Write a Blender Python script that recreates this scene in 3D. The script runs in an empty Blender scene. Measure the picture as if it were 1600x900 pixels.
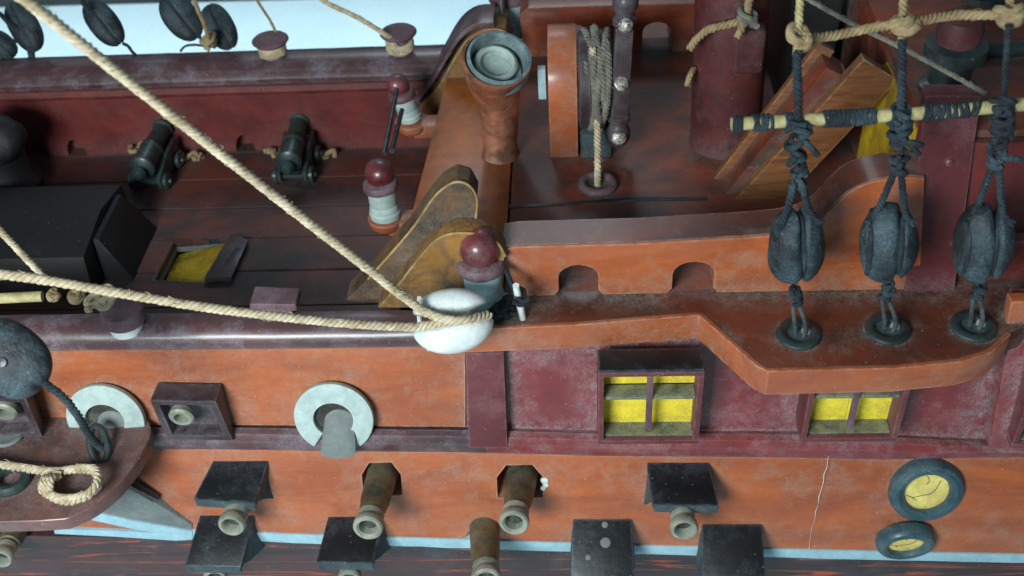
import bpy, bmesh, math, random
from mathutils import Vector, Matrix, noise
random.seed(7)
S = bpy.context.scene
COL = S.collection
rad = math.radians
# ------------------------------------------------------------------ camera
W_, H_, F_ = 1600, 900, 1700.0
dl, ps, rh = rad(41), rad(4.5), rad(4)
FW = Vector((-math.cos(dl)*math.sin(ps), math.cos(dl)*math.cos(ps), -math.sin(dl)))
R0 = Vector((math.cos(ps), math.sin(ps), 0))
U0 = R0.cross(FW)
RT = math.cos(rh)*R0 - math.sin(rh)*U0
UP = math.cos(rh)*U0 + math.sin(rh)*R0
CAM = Vector((8, 0, 0)) - 17*FW
cam_d = bpy.data.cameras.new('camera'); cam = bpy.data.objects.new('camera', cam_d); COL.objects.link(cam)
cam_d.sensor_width = 36; cam_d.lens = 36*F_/W_
cam_d.clip_start = .1; cam_d.clip_end = 300
m = Matrix((RT, UP, -FW)).transposed().to_4x4(); m.translation = CAM
cam.matrix_world = m
cam_d.dof.use_dof = True; cam_d.dof.focus_distance = 16.6; cam_d.dof.aperture_fstop = 0.42
S.camera = cam
# ------------------------------------------------------------------ light
w = bpy.data.worlds.new("World"); S.world = w; w.use_nodes = True
bg = w.node_tree.nodes['Background']; bg.inputs[0].default_value = (.46, .68, .80, 1); bg.inputs[1].default_value = .22
def area(name, loc, target, sx, sy, power, col):
    l = bpy.data.lights.new(name, 'AREA'); l.shape = 'RECTANGLE'; l.size = sx; l.size_y = sy
    l.energy = power; l.color = col
    o = bpy.data.objects.new(name, l); COL.objects.link(o); o.location = loc
    o.rotation_euler = (Vector(target)-Vector(loc)).to_track_quat('-Z', 'Y').to_euler()
    return o
area('window_light', (-1.5, -21, 11.5), (7, 0, -1.5), 10, 7, 9300, (.87, .97, 1.0))
area('back_window_light', (4, 36, 30), (6, 0, 0), 14, 8, 1900, (.84, .92, 1.0))
fl_ = area('floor_light', (0, 23, 10), (0, 23.01, -9), 46, 14, 4300, (.74, .93, 1.0)); fl_.data.spread = rad(110)
S.view_settings.view_transform = 'Standard'; S.view_settings.look = 'None'
S.view_settings.exposure = 0; S.view_settings.gamma = 1
S.render.engine = 'CYCLES'

# ------------------------------------------------------------------ helpers: photograph pixel -> point on a known plane
def D(x, y): return FW + (x-800)/F_*RT + (450-y)/F_*UP
def PY(x, y, Y): d = D(x, y); return CAM + d*((Y-CAM.y)/d.y)
def PZ(x, y, z): d = D(x, y); return CAM + d*((z-CAM.z)/d.z)
def PX(x, y, X): d = D(x, y); return CAM + d*((X-CAM.x)/d.x)
def AT(x, y, t): return CAM + D(x, y)*t
def PP(pts, Y=None, z=None): return [PY(a, b, Y) if z is None else PZ(a, b, z) for a, b in pts]
def interp(pts, x):
    if x <= pts[0][0]: return pts[0][1]
    for (a, b), (c, d) in zip(pts, pts[1:]):
        if x <= c: return b+(d-b)*(x-a)/(c-a)
    return pts[-1][1]
# ------------------------------------------------------------------ materials
def lin(c): return tuple(((v/255)/12.92 if v/255 <= .04045 else ((v/255+.055)/1.055)**2.4) for v in c)+(1,)
MATS = {}
AOK = 1.35
def paint(name, c1, c2=None, dust=.35, rough=.38, gscale=2.5, grain=(1, 1, 1), dustcol=(132, 140, 134), speck=.5,
          bump=.12, metal=0., ao=.45, coat=0., contrast=.25, emit=None, bscale=14, chip=None, sharp=False, streak=None, edge=None):
    mt = bpy.data.materials.new(name); mt.use_nodes = True; N = mt.node_tree.nodes; L = mt.node_tree.links
    b = N['Principled BSDF']
    tc = N.new('ShaderNodeTexCoord'); oi = N.new('ShaderNodeObjectInfo')
    off = N.new('ShaderNodeVectorMath'); off.operation = 'MULTIPLY_ADD'
    L.new(oi.outputs['Random'], off.inputs[0]); off.inputs[1].default_value = (17, 29, 41); L.new(tc.outputs['Object'], off.inputs[2])
    mp = N.new('ShaderNodeMapping'); mp.inputs['Scale'].default_value = grain; L.new(off.outputs[0], mp.inputs[0])
    def nz(scale, detail=6, rg=.6, src=None, dist=0):
        n = N.new('ShaderNodeTexNoise'); n.inputs['Scale'].default_value = scale; n.inputs['Detail'].default_value = detail
        n.inputs['Roughness'].default_value = rg; n.inputs['Distortion'].default_value = dist
        L.new((src or off).outputs[0], n.inputs['Vector']); return n
    def rng(src, a, c, lo=0, hi=1):
        r = N.new('ShaderNodeMapRange'); r.inputs[1].default_value = a; r.inputs[2].default_value = c
        r.inputs[3].default_value = lo; r.inputs[4].default_value = hi; L.new(src, r.inputs[0]); return r.outputs[0]
    def mix(f, a, c):
        x = N.new('ShaderNodeMix'); x.data_type = 'RGBA'
        if isinstance(f, float): x.inputs[0].default_value = f
        else: L.new(f, x.inputs[0])
        for s, i in ((a, 6), (c, 7)):
            if isinstance(s, tuple): x.inputs[i].default_value = s
            else: L.new(s, x.inputs[i])
        return x.outputs[2]
    def mth(op, a, c):
        x = N.new('ShaderNodeMath'); x.operation = op; x.use_clamp = True
        for i, s in enumerate((a, c)):
            if isinstance(s, (int, float)): x.inputs[i].default_value = s
            else: L.new(s, x.inputs[i])
        return x.outputs[0]
    n1 = nz(gscale, 7, .62, mp, .6)
    k = .05 if sharp else contrast
    fac = rng(n1.outputs[0], .5-k*.5, .5+k*.5)
    c2 = c2 or tuple(int(v*.7) for v in c1)
    col = mix(fac, lin(c1), lin(c2))
    # very fine tonal mottling
    nf = nz(9, 5, .7)
    col = mix(rng(nf.outputs[0], .4, .75, 0, .35), col, lin(tuple(int(v*.72) for v in c1)))
    # dust: patches plus corners where it gathers
    n2 = nz(1.5, 9, .68)
    d1 = rng(n2.outputs[0], .60-.26*dust, .80-.22*dust, 0, min(1, .35+dust*.6))
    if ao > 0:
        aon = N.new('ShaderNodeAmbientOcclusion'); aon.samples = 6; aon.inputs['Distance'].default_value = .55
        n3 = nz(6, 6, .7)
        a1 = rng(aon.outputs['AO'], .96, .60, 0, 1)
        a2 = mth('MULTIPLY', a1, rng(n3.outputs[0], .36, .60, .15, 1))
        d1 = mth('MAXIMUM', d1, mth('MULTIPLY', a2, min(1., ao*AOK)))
    n4 = nz(34, 3, .8)
    d1 = mth('MULTIPLY', d1, rng(n4.outputs[0], .40, .58, .25, 1.1))
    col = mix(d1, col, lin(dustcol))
    if edge:
        bv = N.new('ShaderNodeBevel'); bv.samples = 4; bv.inputs['Radius'].default_value = .045
        ge = N.new('ShaderNodeNewGeometry'); dt = N.new('ShaderNodeVectorMath'); dt.operation = 'DOT_PRODUCT'
        L.new(bv.outputs[0], dt.inputs[0]); L.new(ge.outputs['True Normal'], dt.inputs[1]); ne = nz(5, 7, .72)
        ef = mth('MULTIPLY', rng(dt.outputs['Value'], .985, .90), rng(ne.outputs[0], .42, .60, .05, .75))
        col = mix(ef, col, lin(edge))
    if streak:
        nk = nz(streak[2], 5, .55, mp, 1.2)
        wv = N.new('ShaderNodeMath'); wv.operation = 'PINGPONG'; L.new(nk.outputs[0], wv.inputs[0]); wv.inputs[1].default_value = .07
        gt = nz(1.1, 3, .5)
        sf = mth('MULTIPLY', rng(wv.outputs[0], .054, .069), rng(gt.outputs[0], .36, .52))
        col = mix(sf, col, lin(streak[0]))
    if chip:
        nc = nz(3.3, 8, .75)
        cf = rng(nc.outputs[0], .665, .685)
        col = mix(cf, col, lin(chip))
    if speck > 0:
        vo = N.new('ShaderNodeTexVoronoi'); vo.inputs['Scale'].default_value = 5.2; L.new(off.outputs[0], vo.inputs['Vector'])
        gate = N.new('ShaderNodeSeparateColor'); L.new(vo.outputs['Color'], gate.inputs[0])
        sp = mth('MULTIPLY', rng(vo.outputs['Distance'], .05, .03), mth('GREATER_THAN', gate.outputs[0], 1-.22*speck))
        v2 = N.new('ShaderNodeTexVoronoi'); v2.inputs['Scale'].default_value = 17; L.new(off.outputs[0], v2.inputs['Vector'])
        g2 = N.new('ShaderNodeSeparateColor'); L.new(v2.outputs['Color'], g2.inputs[0])
        s2 = mth('MULTIPLY', rng(v2.outputs['Distance'], .12, .07), mth('GREATER_THAN', g2.outputs[1], 1-.10*speck))
        col = mix(mth('MULTIPLY', mth('MAXIMUM', sp, s2), .75), col, lin((205, 208, 200)))
    L.new(col, b.inputs['Base Color'])
    rr = N.new('ShaderNodeMapRange'); rr.inputs[3].default_value = rough; rr.inputs[4].default_value = min(.95, rough+.45)
    L.new(d1, rr.inputs[0])
    ra = N.new('ShaderNodeMath'); ra.operation = 'MULTIPLY_ADD'; ra.use_clamp = True
    L.new(nf.outputs[0], ra.inputs[0]); ra.inputs[1].default_value = .22; L.new(rr.outputs[0], ra.inputs[2]); L.new(ra.outputs[0], b.inputs['Roughness'])
    b.inputs['Metallic'].default_value = metal; b.inputs['Coat Weight'].default_value = coat; b.inputs['Coat Roughness'].default_value = .22
    if bump:
        bp = N.new('ShaderNodeBump'); bp.inputs['Strength'].default_value = bump; bp.inputs['Distance'].default_value = .05
        nb = nz(bscale, 6, .65, mp); ns = nz(2.2, 4, .5)
        ad = N.new('ShaderNodeMath'); ad.operation = 'MULTIPLY_ADD'
        L.new(ns.outputs[0], ad.inputs[0]); ad.inputs[1].default_value = 1.6; L.new(nb.outputs[0], ad.inputs[2])
        L.new(ad.outputs[0], bp.inputs['Height']); L.new(bp.outputs[0], b.inputs['Normal'])
    MATS[name] = mt; return mt
ORANGE = paint('orange_varnish', (178, 92, 44), (148, 72, 38), dust=.42, rough=.36, gscale=1.1, grain=(.4, 1, 1.6), dustcol=(156, 138, 122), coat=.4, speck=1.0, ao=.5, edge=(206, 164, 142))
ORANGE2 = paint('orange_brown_wood', (150, 66, 34), (118, 54, 32), dust=.3, rough=.32, gscale=1.4, grain=(.5, 1, 1.4), dustcol=(150, 120, 108), coat=.4, speck=.5, ao=.5, edge=(190, 150, 130))
MAROON = paint('maroon_paint', (130, 46, 46), (106, 38, 42), dust=.45, rough=.4, gscale=1.3, dustcol=(150, 136, 138), coat=.3, speck=1.0, ao=.7, edge=(160, 124, 120))
POSTRED = paint('dull_red_paint', (104, 46, 48), (90, 38, 42), dust=.2, rough=.45, gscale=1.3, dustcol=(140, 112, 114), speck=.6, ao=.4, edge=(150, 112, 112))
BULRED = paint('dark_red_bulwark', (112, 38, 32), (84, 26, 24), dust=.3, rough=.5, gscale=1.4, dustcol=(96, 76, 72), speck=.5, ao=.5)
PURPLE = paint('purple_brown_rail', (88, 56, 56), (64, 40, 42), dust=.5, rough=.3, gscale=1.3, grain=(.5, 1, 1), dustcol=(140, 134, 146), coat=.5, speck=.8, ao=.3, edge=(146, 132, 142))
DARKDECK = paint('dark_dirty_deck', (138, 58, 30), (64, 36, 26), dust=.22, rough=.46, gscale=1.0, grain=(.6, 1, 1), dustcol=(96, 100, 96), coat=.15, speck=.5, ao=.6)
LOWDECK = paint('dark_lower_deck', (100, 46, 32), (38, 26, 24), dust=.42, rough=.42, gscale=.9, grain=(.6, 1, 1), dustcol=(62, 68, 72), coat=.2, speck=.45, ao=.6)
AMBER = paint('amber_deck', (184, 96, 22), (104, 50, 24), dust=.22, rough=.3, gscale=.75, dustcol=(104, 98, 88), coat=.35, speck=.4, ao=.4)
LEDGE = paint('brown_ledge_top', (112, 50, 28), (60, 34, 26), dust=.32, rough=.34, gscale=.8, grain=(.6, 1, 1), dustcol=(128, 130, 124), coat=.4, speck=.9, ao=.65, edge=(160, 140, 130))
OCHRED = paint('dark_worn_wood', (112, 78, 42), (58, 46, 40), dust=.55, rough=.5, gscale=2, dustcol=(112, 106, 98), chip=(60, 44, 40), speck=.6, bump=.35, ao=.6)
OCHRE = paint('worn_ochre_wood', (156, 106, 40), (74, 58, 40), dust=.45, rough=.6, gscale=2.2, grain=(1, 1, 1), dustcol=(120, 108, 90), chip=(84, 56, 42), speck=.6, bump=.35, edge=(190, 172, 120))
TIMBER = paint('brown_timber', (136, 86, 48), (100, 58, 30), dust=.12, rough=.5, gscale=1.6, grain=(1, 6, 6), dustcol=(120, 108, 92), speck=.3, ao=.2, edge=(190, 150, 110))
BLACK = paint('black_paint', (13, 14, 18), (9, 9, 12), dust=.34, rough=.34, gscale=2, dustcol=(74, 88, 98), speck=.9, ao=.35, coat=.15, edge=(96, 110, 120))
BLOCKM = paint('black_block_wood', (26, 34, 38), (14, 20, 24), dust=.62, rough=.42, gscale=4, grain=(1, 1, .35), dustcol=(86, 110, 118), speck=.8, ao=.4, bump=.7, bscale=9)
SILL = paint('dusty_green_sill', (130, 130, 92), (66, 66, 54), dust=.6, rough=.7, gscale=3, dustcol=(150, 156, 138), speck=.5, ao=.4)
PALEEDGE = paint('worn_pale_edge', (176, 148, 92), (130, 100, 58), dust=.3, rough=.5, gscale=4, dustcol=(150, 144, 130), speck=.2, ao=0)
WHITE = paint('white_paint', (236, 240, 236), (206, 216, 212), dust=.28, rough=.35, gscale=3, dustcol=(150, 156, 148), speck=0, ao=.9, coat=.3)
PALEBLUE = paint('pale_blue_paint', (182, 212, 216), (158, 192, 198), dust=.3, rough=.45, gscale=3, dustcol=(136, 146, 142), speck=.3, ao=.25)
STRIPE = paint('pale_blue_stripe', (160, 196, 206), (146, 184, 196), dust=.2, rough=.5, gscale=3, dustcol=(140, 150, 150), speck=.2, ao=.2)
GREY = paint('grey_green_paint', (178, 196, 190), (158, 176, 172), dust=.2, rough=.5, gscale=4, dustcol=(130, 132, 120), speck=.4, ao=.45, edge=(206, 210, 198))
DULLGREY = paint('dull_grey_panel', (112, 120, 118), (88, 98, 98), dust=.4, rough=.55, gscale=2, dustcol=(150, 150, 146), speck=.5, ao=.4)
YELLOW = paint('yellow_paint', (255, 232, 56), (244, 214, 44), dust=.30, rough=.55, gscale=2, dustcol=(120, 118, 80), speck=.0, ao=.45, chip=(84, 82, 52))
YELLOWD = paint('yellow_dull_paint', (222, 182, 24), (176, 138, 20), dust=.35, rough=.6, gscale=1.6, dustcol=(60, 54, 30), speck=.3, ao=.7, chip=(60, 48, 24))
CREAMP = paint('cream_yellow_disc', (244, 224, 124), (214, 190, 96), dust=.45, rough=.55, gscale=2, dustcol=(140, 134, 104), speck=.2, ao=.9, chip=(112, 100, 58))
TEALRING = paint('teal_rubber_ring', (42, 80, 92), (30, 60, 70), dust=.65, rough=.35, gscale=2.4, dustcol=(98, 112, 110), speck=.4, ao=.5, coat=.2)
BRONZE = paint('aged_bronze', (134, 120, 84), (76, 74, 58), dust=.42, rough=.38, gscale=2, dustcol=(122, 134, 126), speck=.5, ao=.5, metal=.55)
MUZZLE = paint('pale_bronze_muzzle', (166, 164, 144), (118, 122, 108), dust=.5, rough=.45, gscale=4, dustcol=(156, 166, 156), speck=.3, ao=.7, metal=.25)
COPPER = paint('copper_pipe', (226, 150, 116), (134, 88, 66), dust=.3, rough=.26, gscale=2.4, dustcol=(110, 118, 110), speck=.5, ao=.7, metal=.6, coat=.3, bump=.3)
BORE = paint('dark_bore', (40, 38, 34), (24, 24, 24), dust=.5, rough=.8, gscale=3, dustcol=(120, 124, 112), speck=0, ao=.3)
GREENBLK = paint('green_black_iron', (38, 56, 54), (20, 28, 30), dust=.45, rough=.38, gscale=3, dustcol=(58, 74, 76), speck=.3, ao=.4, coat=.25)
TEALDIRT = paint('teal_dirty_metal', (54, 72, 76), (36, 48, 52), dust=.5, rough=.6, gscale=3, dustcol=(100, 116, 118), speck=.3, ao=.5)
REDBALL = paint('oxblood_gloss', (116, 36, 38), (70, 26, 30), dust=.6, rough=.34, chip=(66, 50, 54), gscale=2, dustcol=(130, 100, 104), speck=.3, ao=.4, coat=.6)
COLLAR = paint('purple_collar', (104, 72, 80), (84, 54, 60), dust=.5, rough=.45, gscale=2, dustcol=(136, 122, 128), speck=.4, ao=.6)
WHEELP = paint('purple_black_wood', (62, 46, 50), (46, 32, 36), dust=.4, rough=.4, gscale=2, dustcol=(104, 104, 108), speck=.4, ao=.5, coat=.2, edge=(116, 104, 106))
MASTRED = paint('mast_red', (92, 34, 32), (64, 26, 28), dust=.22, rough=.5, gscale=1.5, dustcol=(104, 84, 84), speck=.7, ao=.6)
SILVER = paint('silver_nail', (210, 206, 196), (120, 112, 104), dust=.1, rough=.25, gscale=14, dustcol=(120, 120, 116), speck=0, ao=.2, metal=.7, bump=.5, contrast=.1)
ROPE = paint('cream_rope', (212, 198, 170), (168, 148, 114), dust=.3, rough=.8, gscale=6, dustcol=(130, 122, 104), speck=0, ao=.0, bump=.3, bscale=40)
ROPEOLD = paint('old_tan_rope', (172, 150, 112), (138, 116, 82), dust=.3, rough=.85, gscale=5, dustcol=(120, 120, 108), speck=0, ao=.0, bump=.4, bscale=40)
ROPEGREY = paint('dusty_grey_rope', (136, 132, 118), (104, 100, 90), dust=.4, rough=.85, gscale=5, dustcol=(150, 150, 144), speck=0, ao=.0, bump=.4, bscale=40)
ROPEBLK = paint('black_teal_rope', (30, 42, 50), (16, 22, 28), dust=.45, rough=.7, gscale=7, dustcol=(84, 108, 118), speck=.2, ao=.0, bump=.4, bscale=40)
BATTEN = paint('cream_bamboo', (196, 184, 132), (150, 138, 92), dust=.3, rough=.5, gscale=5, grain=(1, 1, 1), dustcol=(110, 118, 110), speck=0, ao=.2)
FLAME = paint('streaked_dark_timber', (66, 32, 30), (28, 17, 20), dust=.3, rough=.34, gscale=1.5, grain=(.10, 1.6, 2.0), dustcol=(86, 92, 100), speck=.5, ao=.2, coat=.4, streak=((160, 66, 30), 0, .8))
WIRE = paint('grey_wire', (110, 120, 122), (80, 88, 90), dust=.3, rough=.4, gscale=5, speck=0, ao=0, metal=.5)
FLOORM = paint('pale_blue_floor', (214, 232, 238), (206, 226, 234), dust=0, rough=.6, gscale=.3, speck=0, ao=0, bump=0)
FARWALL = paint('dark_grey_wall', (70, 74, 78), (60, 64, 68), dust=0, rough=.8, gscale=.5, speck=0, ao=0, bump=0)
# ------------------------------------------------------------------ mesh tools
def nb(): return bmesh.new()
def box(bm, c, s, rot=None, taper=None):
    vs = []
    for z in (-1, 1):
        k = (taper if (taper and z > 0) else 1)
        for x, y in ((-1, -1), (1, -1), (1, 1), (-1, 1)):
            p = Vector((x*s[0]/2*k, y*s[1]/2*k, z*s[2]/2))
            if rot: p = rot @ p
            vs.append(bm.verts.new(p+Vector(c)))
    for f in ((3, 2, 1, 0), (4, 5, 6, 7), (0, 1, 5, 4), (1, 2, 6, 5), (2, 3, 7, 6), (3, 0, 4, 7)):
        bm.faces.new([vs[i] for i in f])
def prism(bm, pts, off):
    off = Vector(off); a = [bm.verts.new(Vector(p)) for p in pts]; b = [bm.verts.new(Vector(p)+off) for p in pts]; n = len(pts)
    bm.faces.new(a); bm.faces.new(b[::-1])
    for i in range(n): bm.faces.new((a[i], b[i], b[(i+1) % n], a[(i+1) % n]))
def hexa(bm, a, b):
    """solid between two quads / rings a and b with the same number of corners"""
    A = [bm.verts.new(Vector(p)) for p in a]; B = [bm.verts.new(Vector(p)) for p in b]; n = len(a)
    bm.faces.new(A); bm.faces.new(B[::-1])
    for i in range(n): bm.faces.new((A[i], B[i], B[(i+1) % n], A[(i+1) % n]))
def frames(pts):
    T = []
    for i in range(len(pts)):
        a = pts[max(0, i-1)]; b = pts[min(len(pts)-1, i+1)]; t = (b-a)
        T.append(t.normalized() if t.length > 1e-9 else Vector((0, 0, 1)))
    n = T[0].cross(Vector((0, 0, 1)))
    if n.length < .1: n = T[0].cross(Vector((1, 0, 0)))
    n.normalize(); out = []
    for t in T:
        n = (n - t*n.dot(t)).normalized(); out.append((t, n, t.cross(n)))
    return out
def tube(bm, pts, r, n=10, cap=True, closed=False):
    pts = [Vector(p) for p in pts]; fr = frames(pts); rings = []
    for i, (p, (t, a, b)) in enumerate(zip(pts, fr)):
        rr = r[i] if isinstance(r, (list, tuple)) else r
        rings.append([bm.verts.new(p + rr*(math.cos(2*math.pi*k/n)*a + math.sin(2*math.pi*k/n)*b)) for k in range(n)])
    for A, B in zip(rings, rings[1:]):
        for k in range(n): bm.faces.new((A[k], A[(k+1) % n], B[(k+1) % n], B[k]))
    if cap: bm.faces.new(rings[0][::-1]); bm.faces.new(rings[-1])
def smooth_path(pts, n=8, closed=False):
    pts = [Vector(p) for p in pts]; out = []; m_ = len(pts)
    for i in range(m_-1):
        p0 = pts[max(0, i-1)]; p1 = pts[i]; p2 = pts[i+1]; p3 = pts[min(m_-1, i+2)]
        for k in range(n):
            t = k/n
            out.append(.5*((2*p1)+(-p0+p2)*t+(2*p0-5*p1+4*p2-p3)*t*t+(-p0+3*p1-3*p2+p3)*t**3))
    out.append(pts[-1]); return out
def resample(pts, step):
    out = [pts[0]]; acc = 0
    for a, b in zip(pts, pts[1:]):
        l = (b-a).length
        while acc + l >= step:
            k = (step-acc)/l; a = a+(b-a)*k; out.append(a); l = (b-a).length; acc = 0
        acc += l
    if (out[-1]-pts[-1]).length > step*.3: out.append(pts[-1])
    return out
def rope(bm, pts, r, pitch=3.7, strands=3, n=7, jitter=.05, fuzz=.22):
    """laid rope: three strands twisted about the path"""
    P = smooth_path(pts, 8); step = r*pitch/11; P = resample(P, step); fr = frames(P)
    rs = r*.51
    for s in range(strands):
        q = []
        for i, (p, (t, a, b)) in enumerate(zip(P, fr)):
            th = 2*math.pi*(s/strands - i/11)
            j = noise.noise(p*3.1+Vector((s*3, 0, 0)))*jitter*r*3
            q.append(p + (r*.54+j)*(math.cos(th)*a+math.sin(th)*b))
        tube(bm, q, rs, n)
    if fuzz:
        rd = random.Random(len(P))
        for _ in range(int(len(P)*fuzz)):
            i = rd.randrange(1, len(P)-1); t, a, b = fr[i]; th = rd.uniform(0, 6.28); o_ = math.cos(th)*a+math.sin(th)*b
            p = P[i]+o_*r*.9; q = p+o_*r*rd.uniform(.1, .5)+t*r*rd.uniform(-1.2, 1.2); e = q+t*r*rd.uniform(-.8, .8)+o_*r*rd.uniform(-.4, .2)
            tube(bm, [p, q, e], [.0055, .004, .002], 4, cap=False)
    return P
def lathe(bm, prof, M=None, n=28, cap=True):
    M = M or Matrix.Identity(4); rings = []
    for r, z in prof:
        rings.append([bm.verts.new(M @ Vector((r*math.cos(2*math.pi*k/n), r*math.sin(2*math.pi*k/n), z))) for k in range(n)])
    for A, B in zip(rings, rings[1:]):
        for k in range(n): bm.faces.new((A[k], A[(k+1) % n], B[(k+1) % n], B[k]))
    if cap:
        bm.faces.new(rings[0][::-1]); bm.faces.new(rings[-1])
def axis(o, d):
    q = Vector(d).normalized().to_track_quat('Z', 'Y').to_matrix().to_4x4(); q.translation = Vector(o); return q
def ball(bm, c, r, M=None, n=20, k=12):
    r = Vector((r, r, r)) if isinstance(r, (int, float)) else Vector(r)
    prof = [(max(1e-3, math.sin(math.pi*i/k)), -math.cos(math.pi*i/k)) for i in range(k+1)]
    T = Matrix.Translation(c) @ (M.to_4x4() if M else Matrix.Identity(4)) @ Matrix.Diagonal((r.x, r.y, r.z, 1))
    lathe(bm, prof, T, n)
def torus(bm, c, R, r, nrm=(0, 0, 1), n=40, k=12, sq=1.0):
    M = axis(c, nrm); rings = []
    for i in range(n):
        a = 2*math.pi*i/n
        rings.append([bm.verts.new(M @ Vector(((R+r*math.cos(b))*math.cos(a), (R+r*math.cos(b))*math.sin(a), r*sq*math.sin(b))))
                      for b in [2*math.pi*j/k for j in range(k)]])
    for i in range(n):
        A, B = rings[i], rings[(i+1) % n]
        for j in range(k): bm.faces.new((A[j], B[j], B[(j+1) % k], A[(j+1) % k]))
def loft(bm, lines, closed=False):
    V = [[bm.verts.new(p) for p in ln] for ln in lines]
    rng_ = range(len(V)) if closed else range(len(V)-1)
    for i in rng_:
        A, B = V[i], V[(i+1) % len(V)]
        for j in range(len(A)-1): bm.faces.new((A[j], A[j+1], B[j+1], B[j]))
    if closed:
        bm.faces.new([v[0] for v in V][::-1]); bm.faces.new([v[-1] for v in V])
def lumps(bm, c, size, n, r, seed=0):
    """a tangle of short cord turns: a knot"""
    rd = random.Random(seed)
    c = Vector(c); size = Vector(size)
    for i in range(n):
        ax = Vector((rd.uniform(-1, 1), rd.uniform(-1, 1), rd.uniform(-.4, .4))).normalized()
        ctr = c + Vector((rd.uniform(-.3, .3)*size.x, rd.uniform(-.3, .3)*size.y, rd.uniform(-1, 1)*size.z*.8))
        q = axis(ctr, (rd.uniform(-.6, .6), rd.uniform(-.6, .6), 1)); R = rd.uniform(.6, 1)
        a0 = rd.uniform(0, 6.28); span = rd.uniform(3.5, 6.3)
        pts = [q @ Vector((size.x*R*math.cos(a0+span*k/12), size.y*R*math.sin(a0+span*k/12), rd.uniform(-.2, .2)*r+size.z*.25*(k/12-.5))) for k in range(13)]
        tube(bm, smooth_path(pts, 2), r*rd.uniform(.8, 1.15), 7)
def finish(bm, bevel=0, seg=2, ang=32, wob=0, sub=None):
    bmesh.ops.remove_doubles(bm, verts=bm.verts, dist=1e-5)
    bmesh.ops.recalc_face_normals(bm, faces=bm.faces)
    if bevel:
        es = [e for e in bm.edges if len(e.link_faces) == 2 and e.calc_face_angle(0) > rad(30)]
        bmesh.ops.bevel(bm, geom=es, offset=bevel, segments=seg, affect='EDGES', profile=.6, clamp_overlap=True)
    if wob:
        for v in bm.verts:
            v.co += wob*noise.noise_vector(v.co*1.7)
    for f in bm.faces: f.smooth = True
    for e in bm.edges:
        if len(e.link_faces) == 2 and e.calc_face_angle(0) > rad(ang): e.smooth = False
def origin_of(o):
    p = Vector((0, 0, 0))
    while o: p = p + o.location; o = o.parent
    return p
def obj(name, bm, mat, parent=None, bevel=0, seg=2, wob=0, ang=32, label=None):
    finish(bm, bevel, seg, ang, wob)
    me = bpy.data.meshes.new(name)
    if parent: bmesh.ops.translate(bm, verts=bm.verts, vec=-origin_of(parent))
    bm.to_mesh(me); bm.free(); me.materials.append(mat)
    o = bpy.data.objects.new(name, me); COL.objects.link(o)
    if parent: o.parent = parent
    if label: o['label'] = label
    return o
def thing(name, label, cat, loc, group=None):
    o = bpy.data.objects.new(name, None); COL.objects.link(o); o.location = Vector(loc); o.empty_display_size = .2
    o['label'] = label; o['category'] = cat
    if group: o['group'] = group
    return o
def single(name, bm, mat, label, cat, group=None, loc=None, **k):
    """a thing that is one mesh; its origin is put at loc"""
    if loc is not None: bmesh.ops.translate(bm, verts=bm.verts, vec=-Vector(loc))
    o = obj(name, bm, mat, None, **k)
    if loc is not None: o.location = Vector(loc)
    o['label'] = label; o['category'] = cat
    if group: o['group'] = group
    return o

# ================================================================== SETTING
bm = nb()
a = PZ(-330, 20, -9); b_ = PZ(1000, -14, -9)
dx = (b_-a).normalized(); far0 = a-dx*20; far1 = b_+dx*30
prism(bm, [far0, far1, Vector((60, -40, -9)), Vector((-60, -40, -9))], (0, 0, -.3))
o = obj('floor', bm, FLOORM); o['kind'] = 'structure'
bm = nb()
prism(bm, [far0+Vector((0, .05, -3)), far1+Vector((0, .05, -3)), far1+Vector((0, .6, -3)), far0+Vector((0, .6, -3))], (0, 0, 16))
o = obj('wall', bm, FARWALL); o['kind'] = 'structure'

# ================================================================== THE SHIP
ship = thing('model_ship', 'varnished orange brown and dark red model sailing ship seen along its near side', 'model ship', (8, 0, -8))
XS = list(range(-260, 1861, 40))
def line(pts, Y, xs=XS):
    return [PY(x, interp(pts, x), Y(x) if callable(Y) else Y) for x in xs]
# --- hull planking (orange), wale to stripe
wt = [(-260, 700), (370, 702), (700, 706), (950, 712), (1200, 714), (1350, 718), (1600, 714), (1860, 716)]
st = [(-260, 822), (90, 825), (300, 829), (450, 835), (640, 841), (1000, 853), (1350, 862), (1600, 867), (1860, 872)]
sb = [(x, y+13) for x, y in st]
def mixl(A, B, t): return [(x, y*(1-t)+interp(B, x)*t) for x, y in A]
L = [line(mixl(wt, st, i/20), interp([(0, -1.20), (.25, -1.36), (.5, -1.50), (.75, -1.61), (1, -1.68)], i/20)) for i in range(21)]
back = [[Vector((p.x, -.3, p.z)) for p in L[-1]], [Vector((p.x, -.3, p.z)) for p in L[0]]]
bm = nb(); loft(bm, L+back, closed=True)
hull = obj('hull_side', bm, ORANGE, ship)
def hull_Y(z):                       # outer face of the orange planking at a height
    T = [(-2.4, -1.20), (-2.95, -1.36), (-3.4, -1.50), (-3.9, -1.61), (-4.35, -1.68), (-5.6, -1.74), (-9, -1.8)]
    if z > T[0][0]: return T[0][1]
    for (a, b), (c, d) in zip(T, T[1:]):
        if z >= c: return b+(d-b)*(z-a)/(c-a)
    return T[-1][1]
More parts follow.
